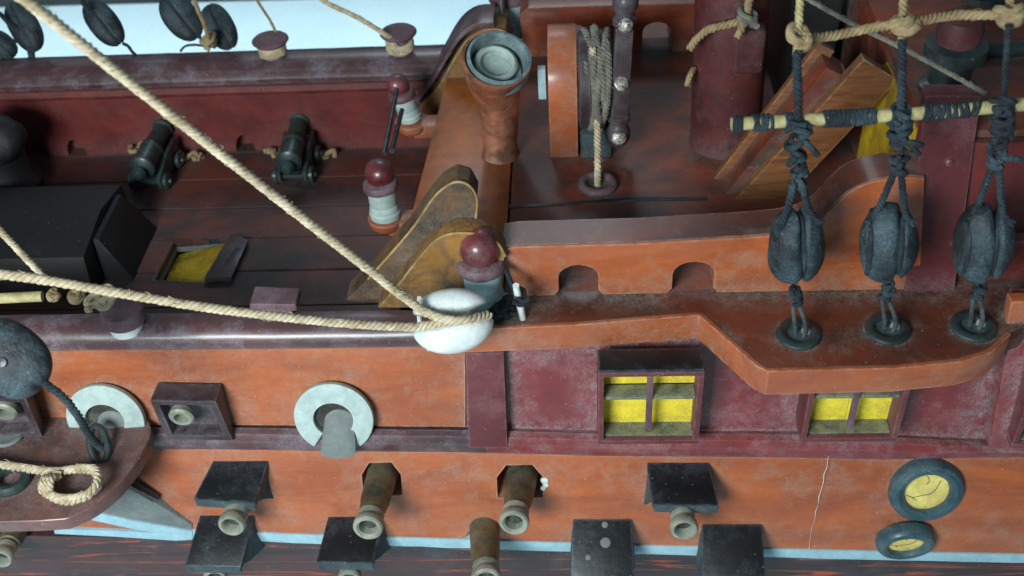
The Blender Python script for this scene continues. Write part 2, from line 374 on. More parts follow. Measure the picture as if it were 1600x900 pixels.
def cut(o, bmc):
    finish(bmc); me = bpy.data.meshes.new('c'); bmesh.ops.translate(bmc, verts=bmc.verts, vec=-origin_of(o)); bmc.to_mesh(me); bmc.free()
    c = bpy.data.objects.new('c', me); COL.objects.link(c); c.location = origin_of(o)
    md = o.modifiers.new('b', 'BOOLEAN'); md.object = c; md.operation = 'DIFFERENCE'; md.solver = 'EXACT'
    bpy.context.view_layer.update()
    dg = bpy.context.evaluated_depsgraph_get(); nm = bpy.data.meshes.new_from_object(o.evaluated_get(dg))
    o.modifiers.clear(); old = o.data; nm.name = old.name; o.data = nm; nm.polygons.foreach_set('use_smooth', [False]*len(nm.polygons)); bpy.data.objects.remove(c)
bmc = nb()
PORTS = [(596, 750, .31), (812, 754, .36), (752, 826, .26)]
for px, py, hw in PORTS:
    p = PY(px, py, -1.42)
    pts = [(p.x-hw*1.05, 0, p.z-.30), (p.x+hw*1.05, 0, p.z-.30), (p.x+hw*1.05, 0, p.z+.08), (p.x+hw*.6, 0, p.z+.28), (p.x-hw*.6, 0, p.z+.28), (p.x-hw*1.05, 0, p.z+.08)]
    prism(bmc, [Vector((a, -2.4, c)) for a, b, c in pts], (0, 1.7, 0))
cut(hull, bmc)
bm = nb()
for px, py, hw in PORTS:
    p = PY(px, py, -1.42); box(bm, (p.x, -.66, p.z), (.8, .05, .8))
obj('port_backing', bm, TEALDIRT, ship)
# stripe
bm = nb(); A = line(st, -1.705); B = line(sb, -1.715)
xs0 = [i for i, x in enumerate(XS) if x >= 270]
A = [A[i] for i in xs0]; B = [B[i] for i in xs0]
loft(bm, [A, B, [p+Vector((0, .3, 0)) for p in B], [p+Vector((0, .3, 0)) for p in A]], closed=True)
obj('painted_stripe', bm, STRIPE, ship, bevel=.008, wob=.012)
# forked stripe and grey wedge forward
bm = nb()
prism(bm, PP([(112, 806), (134, 797), (200, 812), (300, 830), (300, 842), (200, 825)], -1.72), (0, .2, 0))
prism(bm, PP([(84, 826), (86, 834), (180, 839), (275, 845), (300, 843), (300, 834)], -1.724), (0, .2, 0))
obj('painted_stripe', bm, STRIPE, ship, wob=.01)
bm = nb(); prism(bm, PP([(134, 797), (186, 757), (240, 784), (300, 820), (300, 831), (200, 811)], -1.69), (0, .2, 0))
obj('grey_panel', bm, DULLGREY, ship, bevel=.02)
bm = nb(); prism(bm, PP([(182, 752), (190, 752), (245, 781), (240, 786)], -1.70), (0, .1, 0))
obj('panel_edge_strip', bm, BLACK, ship)
# lower dark planking
b1 = [(x, y+28) for x, y in sb]; b2 = [(x, y+62) for x, y in sb]; b3 = [(x, y+130) for x, y in sb]
bm = nb(); Ls = [line(sb, -1.69), line(b1, -1.72), line(b2, -1.74), line(b3, -1.74)]
loft(bm, Ls+[[p+Vector((0, .5, 0)) for p in Ls[-1]], [p+Vector((0, .5, 0)) for p in Ls[0]]], closed=True)
obj('lower_planking', bm, FLAME, ship)
bm = nb(); p0 = Ls[-1][0]; box(bm, (8, .5, p0.z-3.2), (24, 4.6, 5.6)); obj('keel_body', bm, FLAME, ship)
# --- upper wall: orange forward, maroon aft, with the wale below
wb = [(-260, 664), (370, 664), (725, 667), (940, 673), (1200, 673), (1380, 678), (1600, 690), (1860, 694)]
tp = [(-260, 540), (80, 545), (720, 549), (1860, 549)]
def wall(x0, x1, mat, name, yo=0):
    xs = [x0+(x1-x0)*i/30 for i in range(31)]
    A = line(tp, -.70-yo, xs); A = [Vector((p.x, p.y, max(p.z+.12, -.39) if x0 > 0 else p.z+.12)) for p in A]; M1 = line(mixl(tp, wb, .5), -.86-yo, xs); B = line(wb, -1.0-yo, xs)
    bm = nb(); loft(bm, [A, M1, B, [Vector((p.x, -.3, p.z-.1)) for p in B], [Vector((p.x, -.3, p.z)) for p in A]], closed=True)
    return obj(name, bm, mat, ship)
wf = wall(-260, 727, ORANGE, 'bulwark', .04)
wall(727.5, 1860, MAROON, 'side_wall')
bm = nb()
Lw = [line(mixl(wb, wt, 0), -1.0), line(mixl(wb, wt, .12), -1.09), line(mixl(wb, wt, .38), -1.19), line(mixl(wb, wt, .7), -1.25), line(mixl(wb, wt, .96), -1.25), line(wt, -1.19)]
i0 = 0
def wale(x0, x1, mat):
    xs = [x0+(x1-x0)*i/30 for i in range(31)]
    Lw = [line(mixl(wb, wt, t), y, xs) for t, y in ((0, -.99), (.12, -1.10), (.38, -1.20), (.7, -1.265), (.97, -1.265), (1.03, -1.18))]
    bm = nb(); loft(bm, Lw+[[Vector((p.x, -.5, p.z)) for p in Lw[-1]], [Vector((p.x, -.5, p.z)) for p in Lw[0]]], closed=True)
    obj('wale', bm, mat, ship, wob=.008)
wale(-260, 760, PURPLE); wale(760.5, 1860, MAROON)
# pilaster
bm = nb()
q = PP([(727, 552), (787, 552)], -.93)+PP([(793, 700), (733, 700)], -1.30)
hexa(bm, q, [p+Vector((0, .3, .03)) for p in q]); obj('pilaster', bm, POSTRED, ship, bevel=.012)
bm = nb()
q = PP([(1588, 478), (1668, 478)], -.95)+PP([(1600, 706), (1545, 700)], -1.34)
hexa(bm, q, [p+Vector((0, .35, .03)) for p in q]); obj('pilaster', bm, MAROON, ship, bevel=.015, label='slanting dark red pilaster with a groove')
bm = nb()
q = PP([(1580, 472), (1640, 470), (1640, 530), (1568, 532)], -.99)
hexa(bm, q, [p+Vector((0, .2, 0)) for p in q]); obj('bracket_block', bm, ORANGE, ship, bevel=.015)
# --- windows
def window(x0, x1, zt, zb, name='window', depth=.42, dark=None):
    Yf = -1.50; bd = .09
    bm = nb()
    for c, s in ((((x0+x1)/2, Yf+.24, zt-bd/2), (x1-x0, .52, bd)), (((x0+x1)/2, Yf+.24, zb+bd/2), (x1-x0, .52, bd)),
                 ((x0+bd/2, Yf+.243, (zt+zb)/2), (bd, .52, zt-zb-2*bd)), ((x1-bd/2, Yf+.243, (zt+zb)/2), (bd, .52, zt-zb-2*bd))):
        box(bm, c, s)
    fr = obj('window', bm, POSTRED, ship, bevel=.02)
    bm = nb(); box(bm, ((x0+x1)/2, Yf+.20, zt+.028), (x1-x0-.03, .44, .05)); obj('window_hood', bm, BLACK, fr, bevel=.012)
    zm = zt-(zt-zb)*.40
    bm = nb(); box(bm, ((x0+x1)/2, Yf+.07, (zt+zb)/2+.1), (.095, .07, zt-zb-.25), None)
    obj('glazing_bar', bm, COLLAR, fr, bevel=.01)
    bm = nb(); box(bm, ((x0+x1)/2, Yf+.20, zm), (x1-x0-2*bd-.01, .26, .07)); obj('glazing_bar', bm, SILL, fr, bevel=.01)
    bm = nb(); box(bm, ((x0+x1)/2, Yf+.26, zb+bd+.012), (x1-x0-2*bd-.01, .36, .05)); obj('sill', bm, SILL, fr, wob=.01)
    for k in (0, 1):
        for j in (0, 1):
            xa = x0+bd if k == 0 else (x0+x1)/2+.004; xb = (x0+x1)/2-.004 if k == 0 else x1-bd
            za, zc = (zm+.05, zt-bd) if j == 0 else (zb+bd, zm-.05)
            bm = nb(); box(bm, ((xa+xb)/2, Yf+.36, (za+zc)/2), (xb-xa, .05, zc-za)); obj('pane', bm, YELLOW, fr)
    return fr
pa = PY(934, 582, -1.5); pb = PY(1091, 692, -1.5)
zt1, zb1 = pa.z, pb.z
window(pa.x, pb.x, zt1, zb1)
pc = PY(1250, 690, -1.5); pd = PY(1400, 690, -1.5); window(pc.x, pd.x, zt1-.05, pc.z)
pe = PY(1578, 700, -1.5); window(pe.x, pe.x+1.5, zt1-.1, pe.z)
# --- near cap rail (forward) and ledge board (aft)
ri = [(-260, 462), (130, 470), (650, 489), (760, 492)]
bm = nb(); xs = [-260+1000*i/40 for i in range(41)]
def railY(x): return 0
prof = [(-.42, -.16), (-.44, -.04), (-.52, .04), (-.66, .07), (-.80, .05), (-.93, -.02), (-1.0, -.13), (-1.01, -.26), (-.94, -.34), (-.80, -.36), (-.60, -.34), (-.46, -.28)]
lines = []
for y, z in prof:
    lines.append([Vector((-3.2+i*(10.42)/40, y+.14*max(0, (5-(-3.2+i*10.42/40)))/8.*.6, z)) for i in range(41)])
loft(bm, lines, closed=True); obj('cap_rail', bm, PURPLE, ship, wob=.012)
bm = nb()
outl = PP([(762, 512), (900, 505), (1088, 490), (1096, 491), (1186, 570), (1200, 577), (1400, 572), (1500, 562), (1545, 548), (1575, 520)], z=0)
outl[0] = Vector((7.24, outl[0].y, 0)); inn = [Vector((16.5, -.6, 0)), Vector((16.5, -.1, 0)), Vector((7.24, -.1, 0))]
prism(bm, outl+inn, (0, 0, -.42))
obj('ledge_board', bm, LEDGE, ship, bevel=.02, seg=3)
bm = nb()                                                   # facing strip glued on the edge of the ledge
def strip(pts, t, z0, z1):
    P = [Vector((p.x, p.y, 0)) for p in pts]; N_ = []
    for i in range(len(P)):
        d = (P[min(i+1, len(P)-1)]-P[max(i-1, 0)]).normalized(); N_.append(Vector((d.y, -d.x, 0)))
    ls = [[p+n*t+Vector((0, 0, z1)) for p, n in zip(P, N_)], [p+n*t+Vector((0, 0, z0)) for p, n in zip(P, N_)],
          [p-n*.02+Vector((0, 0, z0)) for p, n in zip(P, N_)], [p-n*.02+Vector((0, 0, z1)) for p, n in zip(P, N_)]]
    loft(bm, ls, closed=True)
strip(outl, .05, -.47, .012)
obj('ledge_facing', bm, ORANGE, ship, bevel=.01)
bm = nb(); prism(bm, [p+Vector((0, .05, -.425)) for p in outl]+[Vector((16.4, -.62, -.425)), Vector((7.3, -.62, -.425))], (0, 0, -.03))
obj('ledge_underside', bm, MAROON, ship)
# --- near fence with arched openings and a rising scroll aft
def arch(cx, w, zb, zh):
    r = w/2; n = 8
    return [(cx-r-.07, zb), (cx-r, zb+.10)]+[(cx+r*math.cos(math.pi*(1-k/n)), zh-r*.75+r*.75*math.sin(math.pi*k/n)) for k in range(n+1)]+[(cx+r, zb+.10), (cx+r+.07, zb)]
def xof(px, py=440, Y=-.2): return PY(px, py, Y).x
zf = .0
bot = [(xof(822), zf)]+arch(xof(904), .60, zf, .60)+arch(xof(1083), .62, zf, .62)+[(xof(1440), zf)]
topp = [(PY(a, b, -.2).x, PY(a, b, -.2).z) for a, b in [(1445, 279), (1425, 277), (1390, 279), (1362, 285), (1340, 293), (1325, 302), (1310, 316), (1300, 326), (1287, 340), (1272, 352), (1250, 361), (1220, 367), (1175, 371), (1000, 381), (810, 386), (790, 389), (784, 402), (786, 425), (800, 440), (822, 452)]]
bm = nb(); prism(bm, [Vector((x, -.2, z)) for x, z in bot+topp], (0, .62, 0)); obj('fence_rail', bm, ORANGE, ship, bevel=.022, seg=3)
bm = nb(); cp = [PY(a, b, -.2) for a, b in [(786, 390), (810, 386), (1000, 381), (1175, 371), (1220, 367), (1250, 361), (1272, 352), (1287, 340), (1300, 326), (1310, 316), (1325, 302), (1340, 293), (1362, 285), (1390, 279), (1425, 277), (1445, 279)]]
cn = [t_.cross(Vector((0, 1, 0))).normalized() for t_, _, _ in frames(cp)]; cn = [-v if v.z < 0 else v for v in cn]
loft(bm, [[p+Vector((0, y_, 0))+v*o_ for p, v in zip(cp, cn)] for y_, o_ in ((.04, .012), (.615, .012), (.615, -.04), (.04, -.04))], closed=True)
obj('dark_fence_top', bm, LEDGE, ship)  # added brown top: dirt, plus the top's dimmer light put into its colour
# far fence
def xf(px, py=60): return PY(px, py, 7.2).x
bot = [(xf(818), -.02)]+arch(xf(898, 70), .52, 0, .68)+arch(xf(1026, 60), .56, 0, .68)+[(13.4, 0)]
bm = nb(); prism(bm, [Vector((x, 7.25, z)) for x, z in bot+[(13.4, 1.12), (xf(1088), 1.08), (xf(825, 12), 1.10), (xf(812, 30), .95)]], (0, .85, 0))
obj('fence_rail', bm, ORANGE2, ship, bevel=.025, label='far orange brown rail with arched openings')
# --- upper deck
xe0 = 6.12; xs_ = 7.86
bm = nb(); prism(bm, [Vector(p) for p in ((6.10, -.1, -.002), (xs_, -.1, -.002), (xs_+.02, 7.9, -.002), (6.55, 7.9, -.002))], (0, 0, -.14)); 
obj('deck_board', bm, AMBER, ship, bevel=.012)
bm = nb(); prism(bm, [Vector(p) for p in ((xs_+.035, -.1, 0), (18, -.1, 0), (18, 7.9, 0), (xs_+.055, 7.9, 0))], (0, 0, -.14)); obj('deck_board', bm, DARKDECK, ship, bevel=.012)
bm = nb(); prism(bm, [Vector(p) for p in ((6.22, -.1, -.145), (18, -.1, -.145), (18, 7.6, -.145), (6.62, 7.6, -.145))], (0, 0, -1.9)); obj('deck_bulkhead', bm, BULRED, ship)
bm = nb(); q = [PZ(a, b, .0)+Vector((0, 0, .012)) for a, b in ((795, 322), (880, 317), (985, 308), (1105, 309), (1105, 313), (985, 314), (880, 321), (795, 326))]
prism(bm, q, (0, 0, -.03)); obj('deck_seam_strip', bm, BLACK, ship, wob=.006)
# --- lower deck planks
bm = nb()
y = -.3; rd = random.Random(3)
while y < 6.8:
    wdt = 1.0; x = -5+rd.uniform(0, 2)
    box(bm, (.8, y+wdt/2, -1.86+rd.uniform(-.01, .01)), (11.2, wdt-.035, .12)); y += wdt
ld = obj('lower_deck', bm, LOWDECK, ship, bevel=.014)
bm = nb(); box(bm, (.8, 3.2, -2.0), (11.2, 7.2, .12)); lu = obj('deck_underlay', bm, DULLGREY, ship)
HQ = [PZ(a, b, -1.8) for a, b in ((272, 378), (362, 371), (322, 441), (242, 437))]
for o_ in (ld, lu):
    bmc = nb(); prism(bmc, [Vector((p.x, p.y, -2.6)) for p in HQ], (0, 0, 1.2)); cut(o_, bmc)
bm = nb(); box(bm, (1.9, -.38, -1.1), (10.6, .10, 1.5)); obj('bulwark_inner', bm, BULRED, ship)
# --- far bulwark and cap rail
bm = nb(); prism(bm, [Vector((-6, 6.76, -1.9)), Vector((6.6, 6.76, -1.9)), Vector((6.6, 6.76, -.2)), Vector((-6, 6.76, -.2))], (0, .4, 0)); 
fb = obj('far_bulwark', bm, BULRED, ship)
bmc = nb()
for px in (60, 120, 262, 385, 480):
    p = PY(px, 232, 6.8)
    for dxx in (0,): prism(bmc, [Vector((p.x+.24*math.cos(a)*.9, 6.4, -1.82+.42*max(0, math.sin(a)))) for a in [math.pi*k/8 for k in range(9)]], (0, .66, 0))
cut(fb, bmc)
bm = nb()
pf = [(-.55, -.12), (-.56, .0), (-.46, .14), (-.25, .23), (0, .27), (.25, .23), (.42, .12), (.48, -.05), (.4, -.2), (-.3, -.2)]
loft(bm, [[Vector((-6+i*12.9/40, 7.32+y, z-.06)) for i in range(41)] for y, z in pf], closed=True)
obj('cap_rail', bm, PURPLE, ship, wob=.012, label='far purple brown cap rail against the pale floor')
bm = nb(); pf = [(-.62, -.36), (-.64, -.28), (-.57, -.19), (.1, -.19), (.1, -.36)]
loft(bm, [[Vector((-6+i*12.6/40, 7.32+y, z-.03)) for i in range(41)] for y, z in pf], closed=True)
obj('rail_moulding', bm, BULRED, ship, wob=.008)
bm = nb(); box(bm, (1, 8.2, -4.6), (13, 1.6, 8)); box(bm, (12, 8.25, -4.2), (9, 1.5, 8)); obj('far_hull', bm, ORANGE2, ship)
# --- scroll brackets
def bracket(prx, Y0, Y1, name, mats, lab):
    pts = [(PY(a, b, Y0).x, PY(a, b, Y0).z) for a, b in prx]
    bm = nb(); prism(bm, [Vector((x, Y0, z)) for x, z in pts], (0, Y1-Y0, 0))
    br = obj(name, bm, mats, ship, bevel=.03, seg=3, label=lab)
    bm = nb(); tube(bm, smooth_path([Vector((x, Y0+.012, z-.012)) for x, z in pts[1:-2]], 5), .020, 8); obj('worn_edge', bm, PALEEDGE, br)
    return br
bracket([(590, 482), (632, 432), (668, 388), (688, 371), (712, 364), (745, 366), (775, 378), (790, 400), (780, 430), (760, 480)], -.36, .02, 'scroll_bracket', OCHRE, 'worn ochre inner scroll bracket beside the white block')
bracket([(540, 470), (575, 436), (640, 362), (672, 316), (690, 296), (712, 284), (733, 290), (745, 312), (742, 350), (700, 400), (640, 480)], .03, .5, 'scroll_bracket', OCHRED, 'taller ochre scroll bracket rising from the lower deck')
bm = nb(); q = PZ(735, 335, 1.2); box(bm, (7.25, .0, 1.30), (.5, .34, .10), Matrix.Rotation(rad(-8), 3, 'Y')); obj('bracket_step', bm, PURPLE, ship, bevel=.02)
bracket([(655, 172), (690, 128), (716, 82), (735, 58), (760, 46), (790, 50), (800, 75), (770, 120), (745, 168)], 6.5, 7.3, 'scroll_bracket', OCHRE, 'far ochre scroll bracket behind the copper cowl')
bm = nb(); P_ = [PY(a, b, 6.5)+Vector((0, -.02, .04)) for a, b in ((650, 168), (672, 140), (690, 112), (708, 80), (724, 60), (745, 48), (772, 46))]
loft(bm, [[p+Vector((0, dy, dz)) for p in smooth_path(P_, 3)] for dy, dz in ((0, 0), (0, .12), (.8, .12), (.8, 0))], closed=True); obj('bracket_cap', bm, PURPLE, ship, bevel=.02)
# --- aft: poop front bulkhead, poop deck and posts
bm = nb(); prism(bm, [Vector((13.95, .3, -.02)), Vector((13.95, 7.4, -.02)), Vector((13.95, 7.4, 2.5)), Vector((13.95, .3, 2.5))], (.25, 0, 0)); obj('poop_bulkhead', bm, DARKDECK, ship)
bm = nb(); prism(bm, [Vector((13.93, .7, .1)), Vector((13.93, 3.2, .1)), Vector((13.93, 3.2, 1.7)), Vector((13.93, 2.6, 2.3)), Vector((13.93, .7, 2.3))], (.05, 0, 0)); obj('yellow_panel', bm, YELLOWD, ship)
bm = nb(); box(bm, (18, 3.9, 2.57), (8.2, 7.6, .12)); obj('poop_deck', bm, DARKDECK, ship, bevel=.02)
bm = nb(); box(bm, (17.9, .05, 1.2), (7, .12, 2.6)); obj('poop_side', bm, BULRED, ship)
bm = nb(); box(bm, (15.6, -.12, .86), (2.2, .2, .12)); obj('side_moulding', bm, MAROON, ship, bevel=.02)
bm = nb()
q = PP([(1446, 150), (1533, 150)], .0)+PP([(1490, 462), (1412, 462)], -.24)
hexa(bm, q, [p+Vector((0, .22, .05)) for p in q]); po = obj('corner_post', bm, POSTRED, ship, bevel=.015)
for a, b in ((1484, 255), (1468, 395)):
    bm = nb(); p = PY(a, b, -.12); lathe(bm, [(.05, 0), (.05, .03), (.03, .045)], axis(p+Vector((0, .03, 0)), (0, -1, .1)), 14)
    obj('nail', bm, MAROON, po)
# --- portholes
def porthole(px, py, R_, tilt, Yc, lab):
    c = PY(px, py, Yc); n = Vector((0, -math.cos(rad(tilt)), math.sin(rad(tilt))))
    bm = nb(); Mp = axis(c, n); lathe(bm, [(R_*.61, -.12), (R_*.61, .05), (R_*.65, .09), (R_*.78, .115), (R_*.92, .09), (R_*.99, .04), (R_, .0), (R_, -.12)], Mp, 56, cap=False); rg = obj('porthole', bm, TEALRING, ship, wob=.012, label=lab)
    bm = nb(); lathe(bm, [(R_*.605, 0), (R_*.605, .035)], axis(c-n*.03, n), 40); pn = obj('porthole_pane', bm, CREAMP, rg)
    Mc = Matrix((Vector((1, 0, 0)), n.cross(Vector((1, 0, 0))), n)).transposed().to_4x4(); Mc.translation = c+n*.006; rc_ = random.Random(int(px))
    for crk in ([(-.5, -.12), (-.36, -.2), (-.2, -.19), (-.05, -.13), (.08, -.12), (.2, -.02), (.3, .12), (.36, .34)], [(-.36, -.2), (-.3, -.26), (-.2, -.3)], [(.0, .5), (.02, .35), (-.02, .22)]):
        bm = nb(); tube(bm, smooth_path([Mc @ Vector((a*R_+rc_.uniform(-.02, .02), b*R_, 0)) for a, b in crk], 4), .006, 6); obj('crack', bm, BLACK, rg)
porthole(1447, 767, .60, 14, -1.44, 'larger teal ringed porthole with cracked yellow pane')
porthole(1415, 848, .48, -9, -1.72, 'smaller teal ringed porthole on the pale stripe')
# --- grey ringed gun ports in the forward bulwark
def ringport(px, py, R_, lab, lean=0):
    c = PY(px, py, -1.10); n = Vector((0, -1, .30)).normalized()
    M = axis(c, n)
    M = Matrix((Vector((1, 0, 0)), n.cross(Vector((1, 0, 0))), n)).transposed().to_4x4(); M.translation = c
    bm = nb(); ro, ri_ = R_, R_*.50; seg = 40; a0, a1 = rad(-54), rad(234)
    A = []; B = []
    for k in range(seg+1):
        a = a0+(a1-a0)*k/seg; A.append((ro*math.cos(a), ro*math.sin(a))); B.append((ri_*math.cos(a), ri_*.95*math.sin(a)))
    ring = [[M @ Vector((x, y, z)) for (x, y) in P] for P, z in ((A, .0), (A, .10), (B, .13), (B, .0))]
    # order: outer base, outer top, inner top, inner base
    loft(bm, ring, closed=True)
    rg = obj('gun_port_ring', bm, GREY, ship, bevel=.02, seg=3, label=lab)
    bm = nb(); lathe(bm, [(.03, -.01), (ri_*.98, -.01), (ri_*.98, .02), (.03, .02)], M, 32); obj('port_recess', bm, BORE, rg)
    bm = nb()                                              # grey lining slipping out over the wale
    pts = []
    for k in range(13):
        a = math.pi*k/12; pts.append(M @ Vector((ri_*.78*math.cos(a)+.08, ri_*.74*math.sin(a)-.10, .03)))
    low = [M @ Vector((ri_*.9*math.cos(math.pi*k/12)+.04, -.54+.08*-math.sin(math.pi*k/12), .25+.03*math.sin(math.pi*k/12))) for k in range(13)]
    mid = [a*.5+b*.5+M.to_3x3() @ Vector((0, 0, .02)) for a, b in zip(pts, low)]
    loft(bm, [pts, mid, low, [p-n*.06 for p in low], [p-n*.06 for p in pts]], closed=True)
    obj('port_lining', bm, DULLGREY, rg)
ringport(523, 650, .64, 'pale grey ring round the gun port at mid bulwark')
ringport(168, 652, .64, 'pale grey ring round the gun port above the fore channel')
# --- square gun port housings with a pale muzzle inside
def boxport(front, backp, Yf, Yb, lab, mx):
    Fp = PP(front, Yf); Bp = PP(backp, Yb)
    bm = nb(); c = sum(Fp, Vector())/4; inn = [p+(c-p)*.22 for p in Fp]
    O = [bm.verts.new(p) for p in Fp]; I = [bm.verts.new(p) for p in inn]; Bk = [bm.verts.new(p) for p in Bp]
    J = [bm.verts.new(p+Vector((0, .26, .0))) for p in inn]
    for i in range(4):
        j = (i+1) % 4; bm.faces.new((O[i], O[j], I[j], I[i])); bm.faces.new((O[j], O[i], Bk[i], Bk[j])); bm.faces.new((I[i], I[j], J[j], J[i]))
    bm.faces.new(J); h = obj('gun_port_housing', bm, WHEELP, ship, bevel=.015, label=lab)
    bm = nb(); d = Vector((0, -1, -.05)); o_ = PY(mx[0], mx[1], Yf)+Vector((0, .2, 0))
    lathe(bm, [(.12, 0), (.13, .12), (.19, .14), (.20, .24), (.17, .27), (.11, .27), (.10, .10), (.005, .10)], axis(o_, d), 24); 
    bmesh.ops.translate(bm, verts=bm.verts, vec=(0, 0, 0)); obj('muzzle', bm, MUZZLE, h)
boxport([(234, 626), (337, 627), (364, 688), (262, 686)], [(246, 598), (346, 600), (374, 682), (262, 690)], -1.32, -.93, 'dark square gun port housing between the two grey rings', (284, 648))
boxport([(-50, 622), (40, 622), (66, 682), (-30, 686)], [(-45, 590), (45, 592), (78, 672), (-30, 690)], -1.45, -.95, 'dark square gun port housing cut by the left edge', (8, 640))
# --- gun port lids
def lid(q, Yh, Yf, lab, cheekR=None, cheekL=None, notch=True, spots=()):
    a, b, c, d = q
    A, B = PY(*a, Yh), PY(*b, Yh); Cc, Dd = PY(*c, Yf), PY(*d, Yf)
    nrm = (B-A).cross(Dd-A).normalized(); nrm = nrm if nrm.z > 0 else -nrm
    dn = -nrm*.12
    bm = nb(); hexa(bm, [A, B, Cc, Dd], [A+dn, B+dn, Cc+dn, Dd+dn]); L_ = obj('gun_port_lid', bm, BLACK, ship, bevel=.014, label=lab)
    bm = nb(); e = (Cc-Dd).normalized(); o2 = -nrm*.10+Vector((0, -.016, -.012))
    hexa(bm, [Dd+e*.02+o2*.2+nrm*.0, Cc-e*.02+o2*.2, Cc-e*.02+o2*.2+Vector((0, -.012, -.16)), Dd+e*.02+o2*.2+Vector((0, -.012, -.16))],
         [Dd+e*.02+Vector((0, .06, -.02)), Cc-e*.02+Vector((0, .06, -.02)), Cc-e*.02+Vector((0, .06, -.17)), Dd+e*.02+Vector((0, .06, -.17))])
    obj('lid_lip', bm, TEALDIRT, L_, bevel=.01)
    ln = abs(Yf-Yh)
    for s, P, Q in ((-1, A, Dd), (1, B, Cc)):
        off = Vector((-s*.06, 0, 0)); hb = Vector((P.x+s*.06, hull_Y(P.z-.75)+.02, P.z-.80))
        tri = [P+dn*.95+Vector((0, .05, 0)), Q+dn*.95+Vector((0, .1, 0)), Q+Vector((s*.02, .32, -.30)), hb]
        bm = nb(); prism(bm, tri, off); obj('lid_cheek', bm, TEALDIRT, L_, bevel=.008)
    if spots:
        bm = nb()
        for (sx, sy, r) in spots:
            p = PY(sx, sy, Yh+(Yf-Yh)*(sy-a[1])/(d[1]-a[1])); lathe(bm, [(r*1.1, 0), (r, .012), (r*.3, .018)], axis(p, nrm), 9)
        obj('paint_spot', bm, DULLGREY, L_)
G = 'gun port'
lid([(335, 716), (421, 716), (399, 786), (302, 779)], -1.24, -2.0, 'open black lid of the upper row, leftmost')
lid([(1011, 723), (1107, 723), (1124, 790), (1020, 788)], -1.26, -2.0, 'open black lid of the upper row above the right cannon')
lid([(313, 803), (398, 803), (376, 886), (288, 884)], -1.60, -2.42, 'lower row lid at left under a cannon muzzle')
lid([(513, 806), (598, 806), (583, 880), (494, 878)], -1.60, -2.42, 'lower row lid beneath the bronze cannon')
lid([(895, 812), (987, 812), (992, 912), (892, 912)], -1.62, -2.5, 'lower row lid with pale paint spots', spots=((946, 848, .085), (919, 871, .045), (945, 820, .05)))
lid([(1097, 820), (1190, 820), (1198, 915), (1097, 915)], -1.64, -2.5, 'lower row lid at right')
# --- fore channel board
bm = nb()
ol = PP([(-260, 575), (0, 585), (90, 596), (160, 612), (215, 640), (236, 668), (226, 700), (196, 745), (160, 780), (120, 803), (60, 814), (-260, 820)], z=-1.75)
ol = smooth_path(ol, 3); prism(bm, ol, (0, 0, -.26)); obj('fore_channel', bm, paint('fore_channel_brown', (112, 72, 64), (70, 50, 48), dust=.5, rough=.34, gscale=1.2, dustcol=(134, 120, 116), coat=.4, speck=.8, ao=.5), ship, bevel=.03, seg=3)
# --- plinths of the bollards, at the edge of the upper deck
bP = [PZ(603, 338, -.5), PZ(643, 188, -.35)]
for p in bP:
    bm = nb(); lathe(bm, [(.27, -.20), (.32, -.12), (.33, .0), (.02, .0)], axis(p, (0, 0, 1)), 28); box(bm, (p.x+.3, p.y, p.z-.15), (.5, .4, .28))
    obj('bollard_plinth', bm, ORANGE, ship, bevel=.01)

# ================================================================== BOLLARDS with a red ball
def bollard(p, k, label, tilt=0, hole=False, colr=PALEBLUE):
    t = thing('bollard', label, 'bollard', p, 'pale blue bollards with red ball tops')
    M = axis(p, (tilt, 0, 1)) @ Matrix.Diagonal((k, k, k, 1))
    bm = nb(); lathe(bm, [(.27, 0), (.32, .04), (.325, .16), (.30, .20), (.305, .24), (.29, .30), (.275, .34), (.285, .38), (.29, .66), (.27, .70)], M, 32); obj('post', bm, colr, t, wob=.025)
    bm = nb(); lathe(bm, [(.28, .68), (.355, .70), (.37, .75), (.36, .82), (.33, .86), (.25, .88)], M, 32); obj('collar', bm, COLLAR, t, wob=.03)
    bm = nb(); lathe(bm, [(.22, .86), (.27, .92), (.31, 1.03), (.31, 1.12), (.27, 1.24), (.19, 1.32), (.09, 1.36), (.01, 1.365)], M, 32); obj('ball_top', bm, REDBALL, t, wob=.035)
    if hole:
        bm = nb(); q = M @ Vector((-.02, -.28, .42)); lathe(bm, [(.035, 0), (.035, .03), (.01, .03)], axis(q, (0, -1, 0)), 12); obj('peg_hole', bm, BLACK, t)
    return t
bollard(PZ(757, 472, 0), 1.0, 'large pale blue bollard with red ball beside the white block')
bollard(bP[0]+Vector((0, 0, .02)), .86, 'bollard on an orange plinth with a hole in its grey post', hole=True, colr=GREY)
bollard(bP[1]+Vector((0, 0, .02)), .74, 'small bollard at the far end of the black rods', colr=GREY, tilt=-.22)
bollard(Vector((7.72, 8.05, .1)), 1.15, 'bollard on the far rail behind the copper cowl')
# black rods between two balls
for i, (a, b, lab) in enumerate((((620, 140), (600, 240), 'left black rod running between the two small bollards'), ((628, 172), (612, 236), 'right shorter black rod between the two small bollards'))):
    bm = nb(); pa = AT(a[0], a[1], 20.2); pb = AT(b[0], b[1], 18.75)
    tube(bm, [pa, pa*.5+pb*.5+Vector((.01, 0, .02)), pb], .045, 10); single('rod', bm, BLACK, lab, 'rod', 'black rods between the small bollards', loc=pb)
bm = nb(); pa = AT(783, -10, 21.8); pb = AT(786, 62, 22.0); tube(bm, [pa, pb], .07, 12); single('rod', bm, WHEELP, 'upright brown rod in front of the far bollard', 'rod', loc=pb)

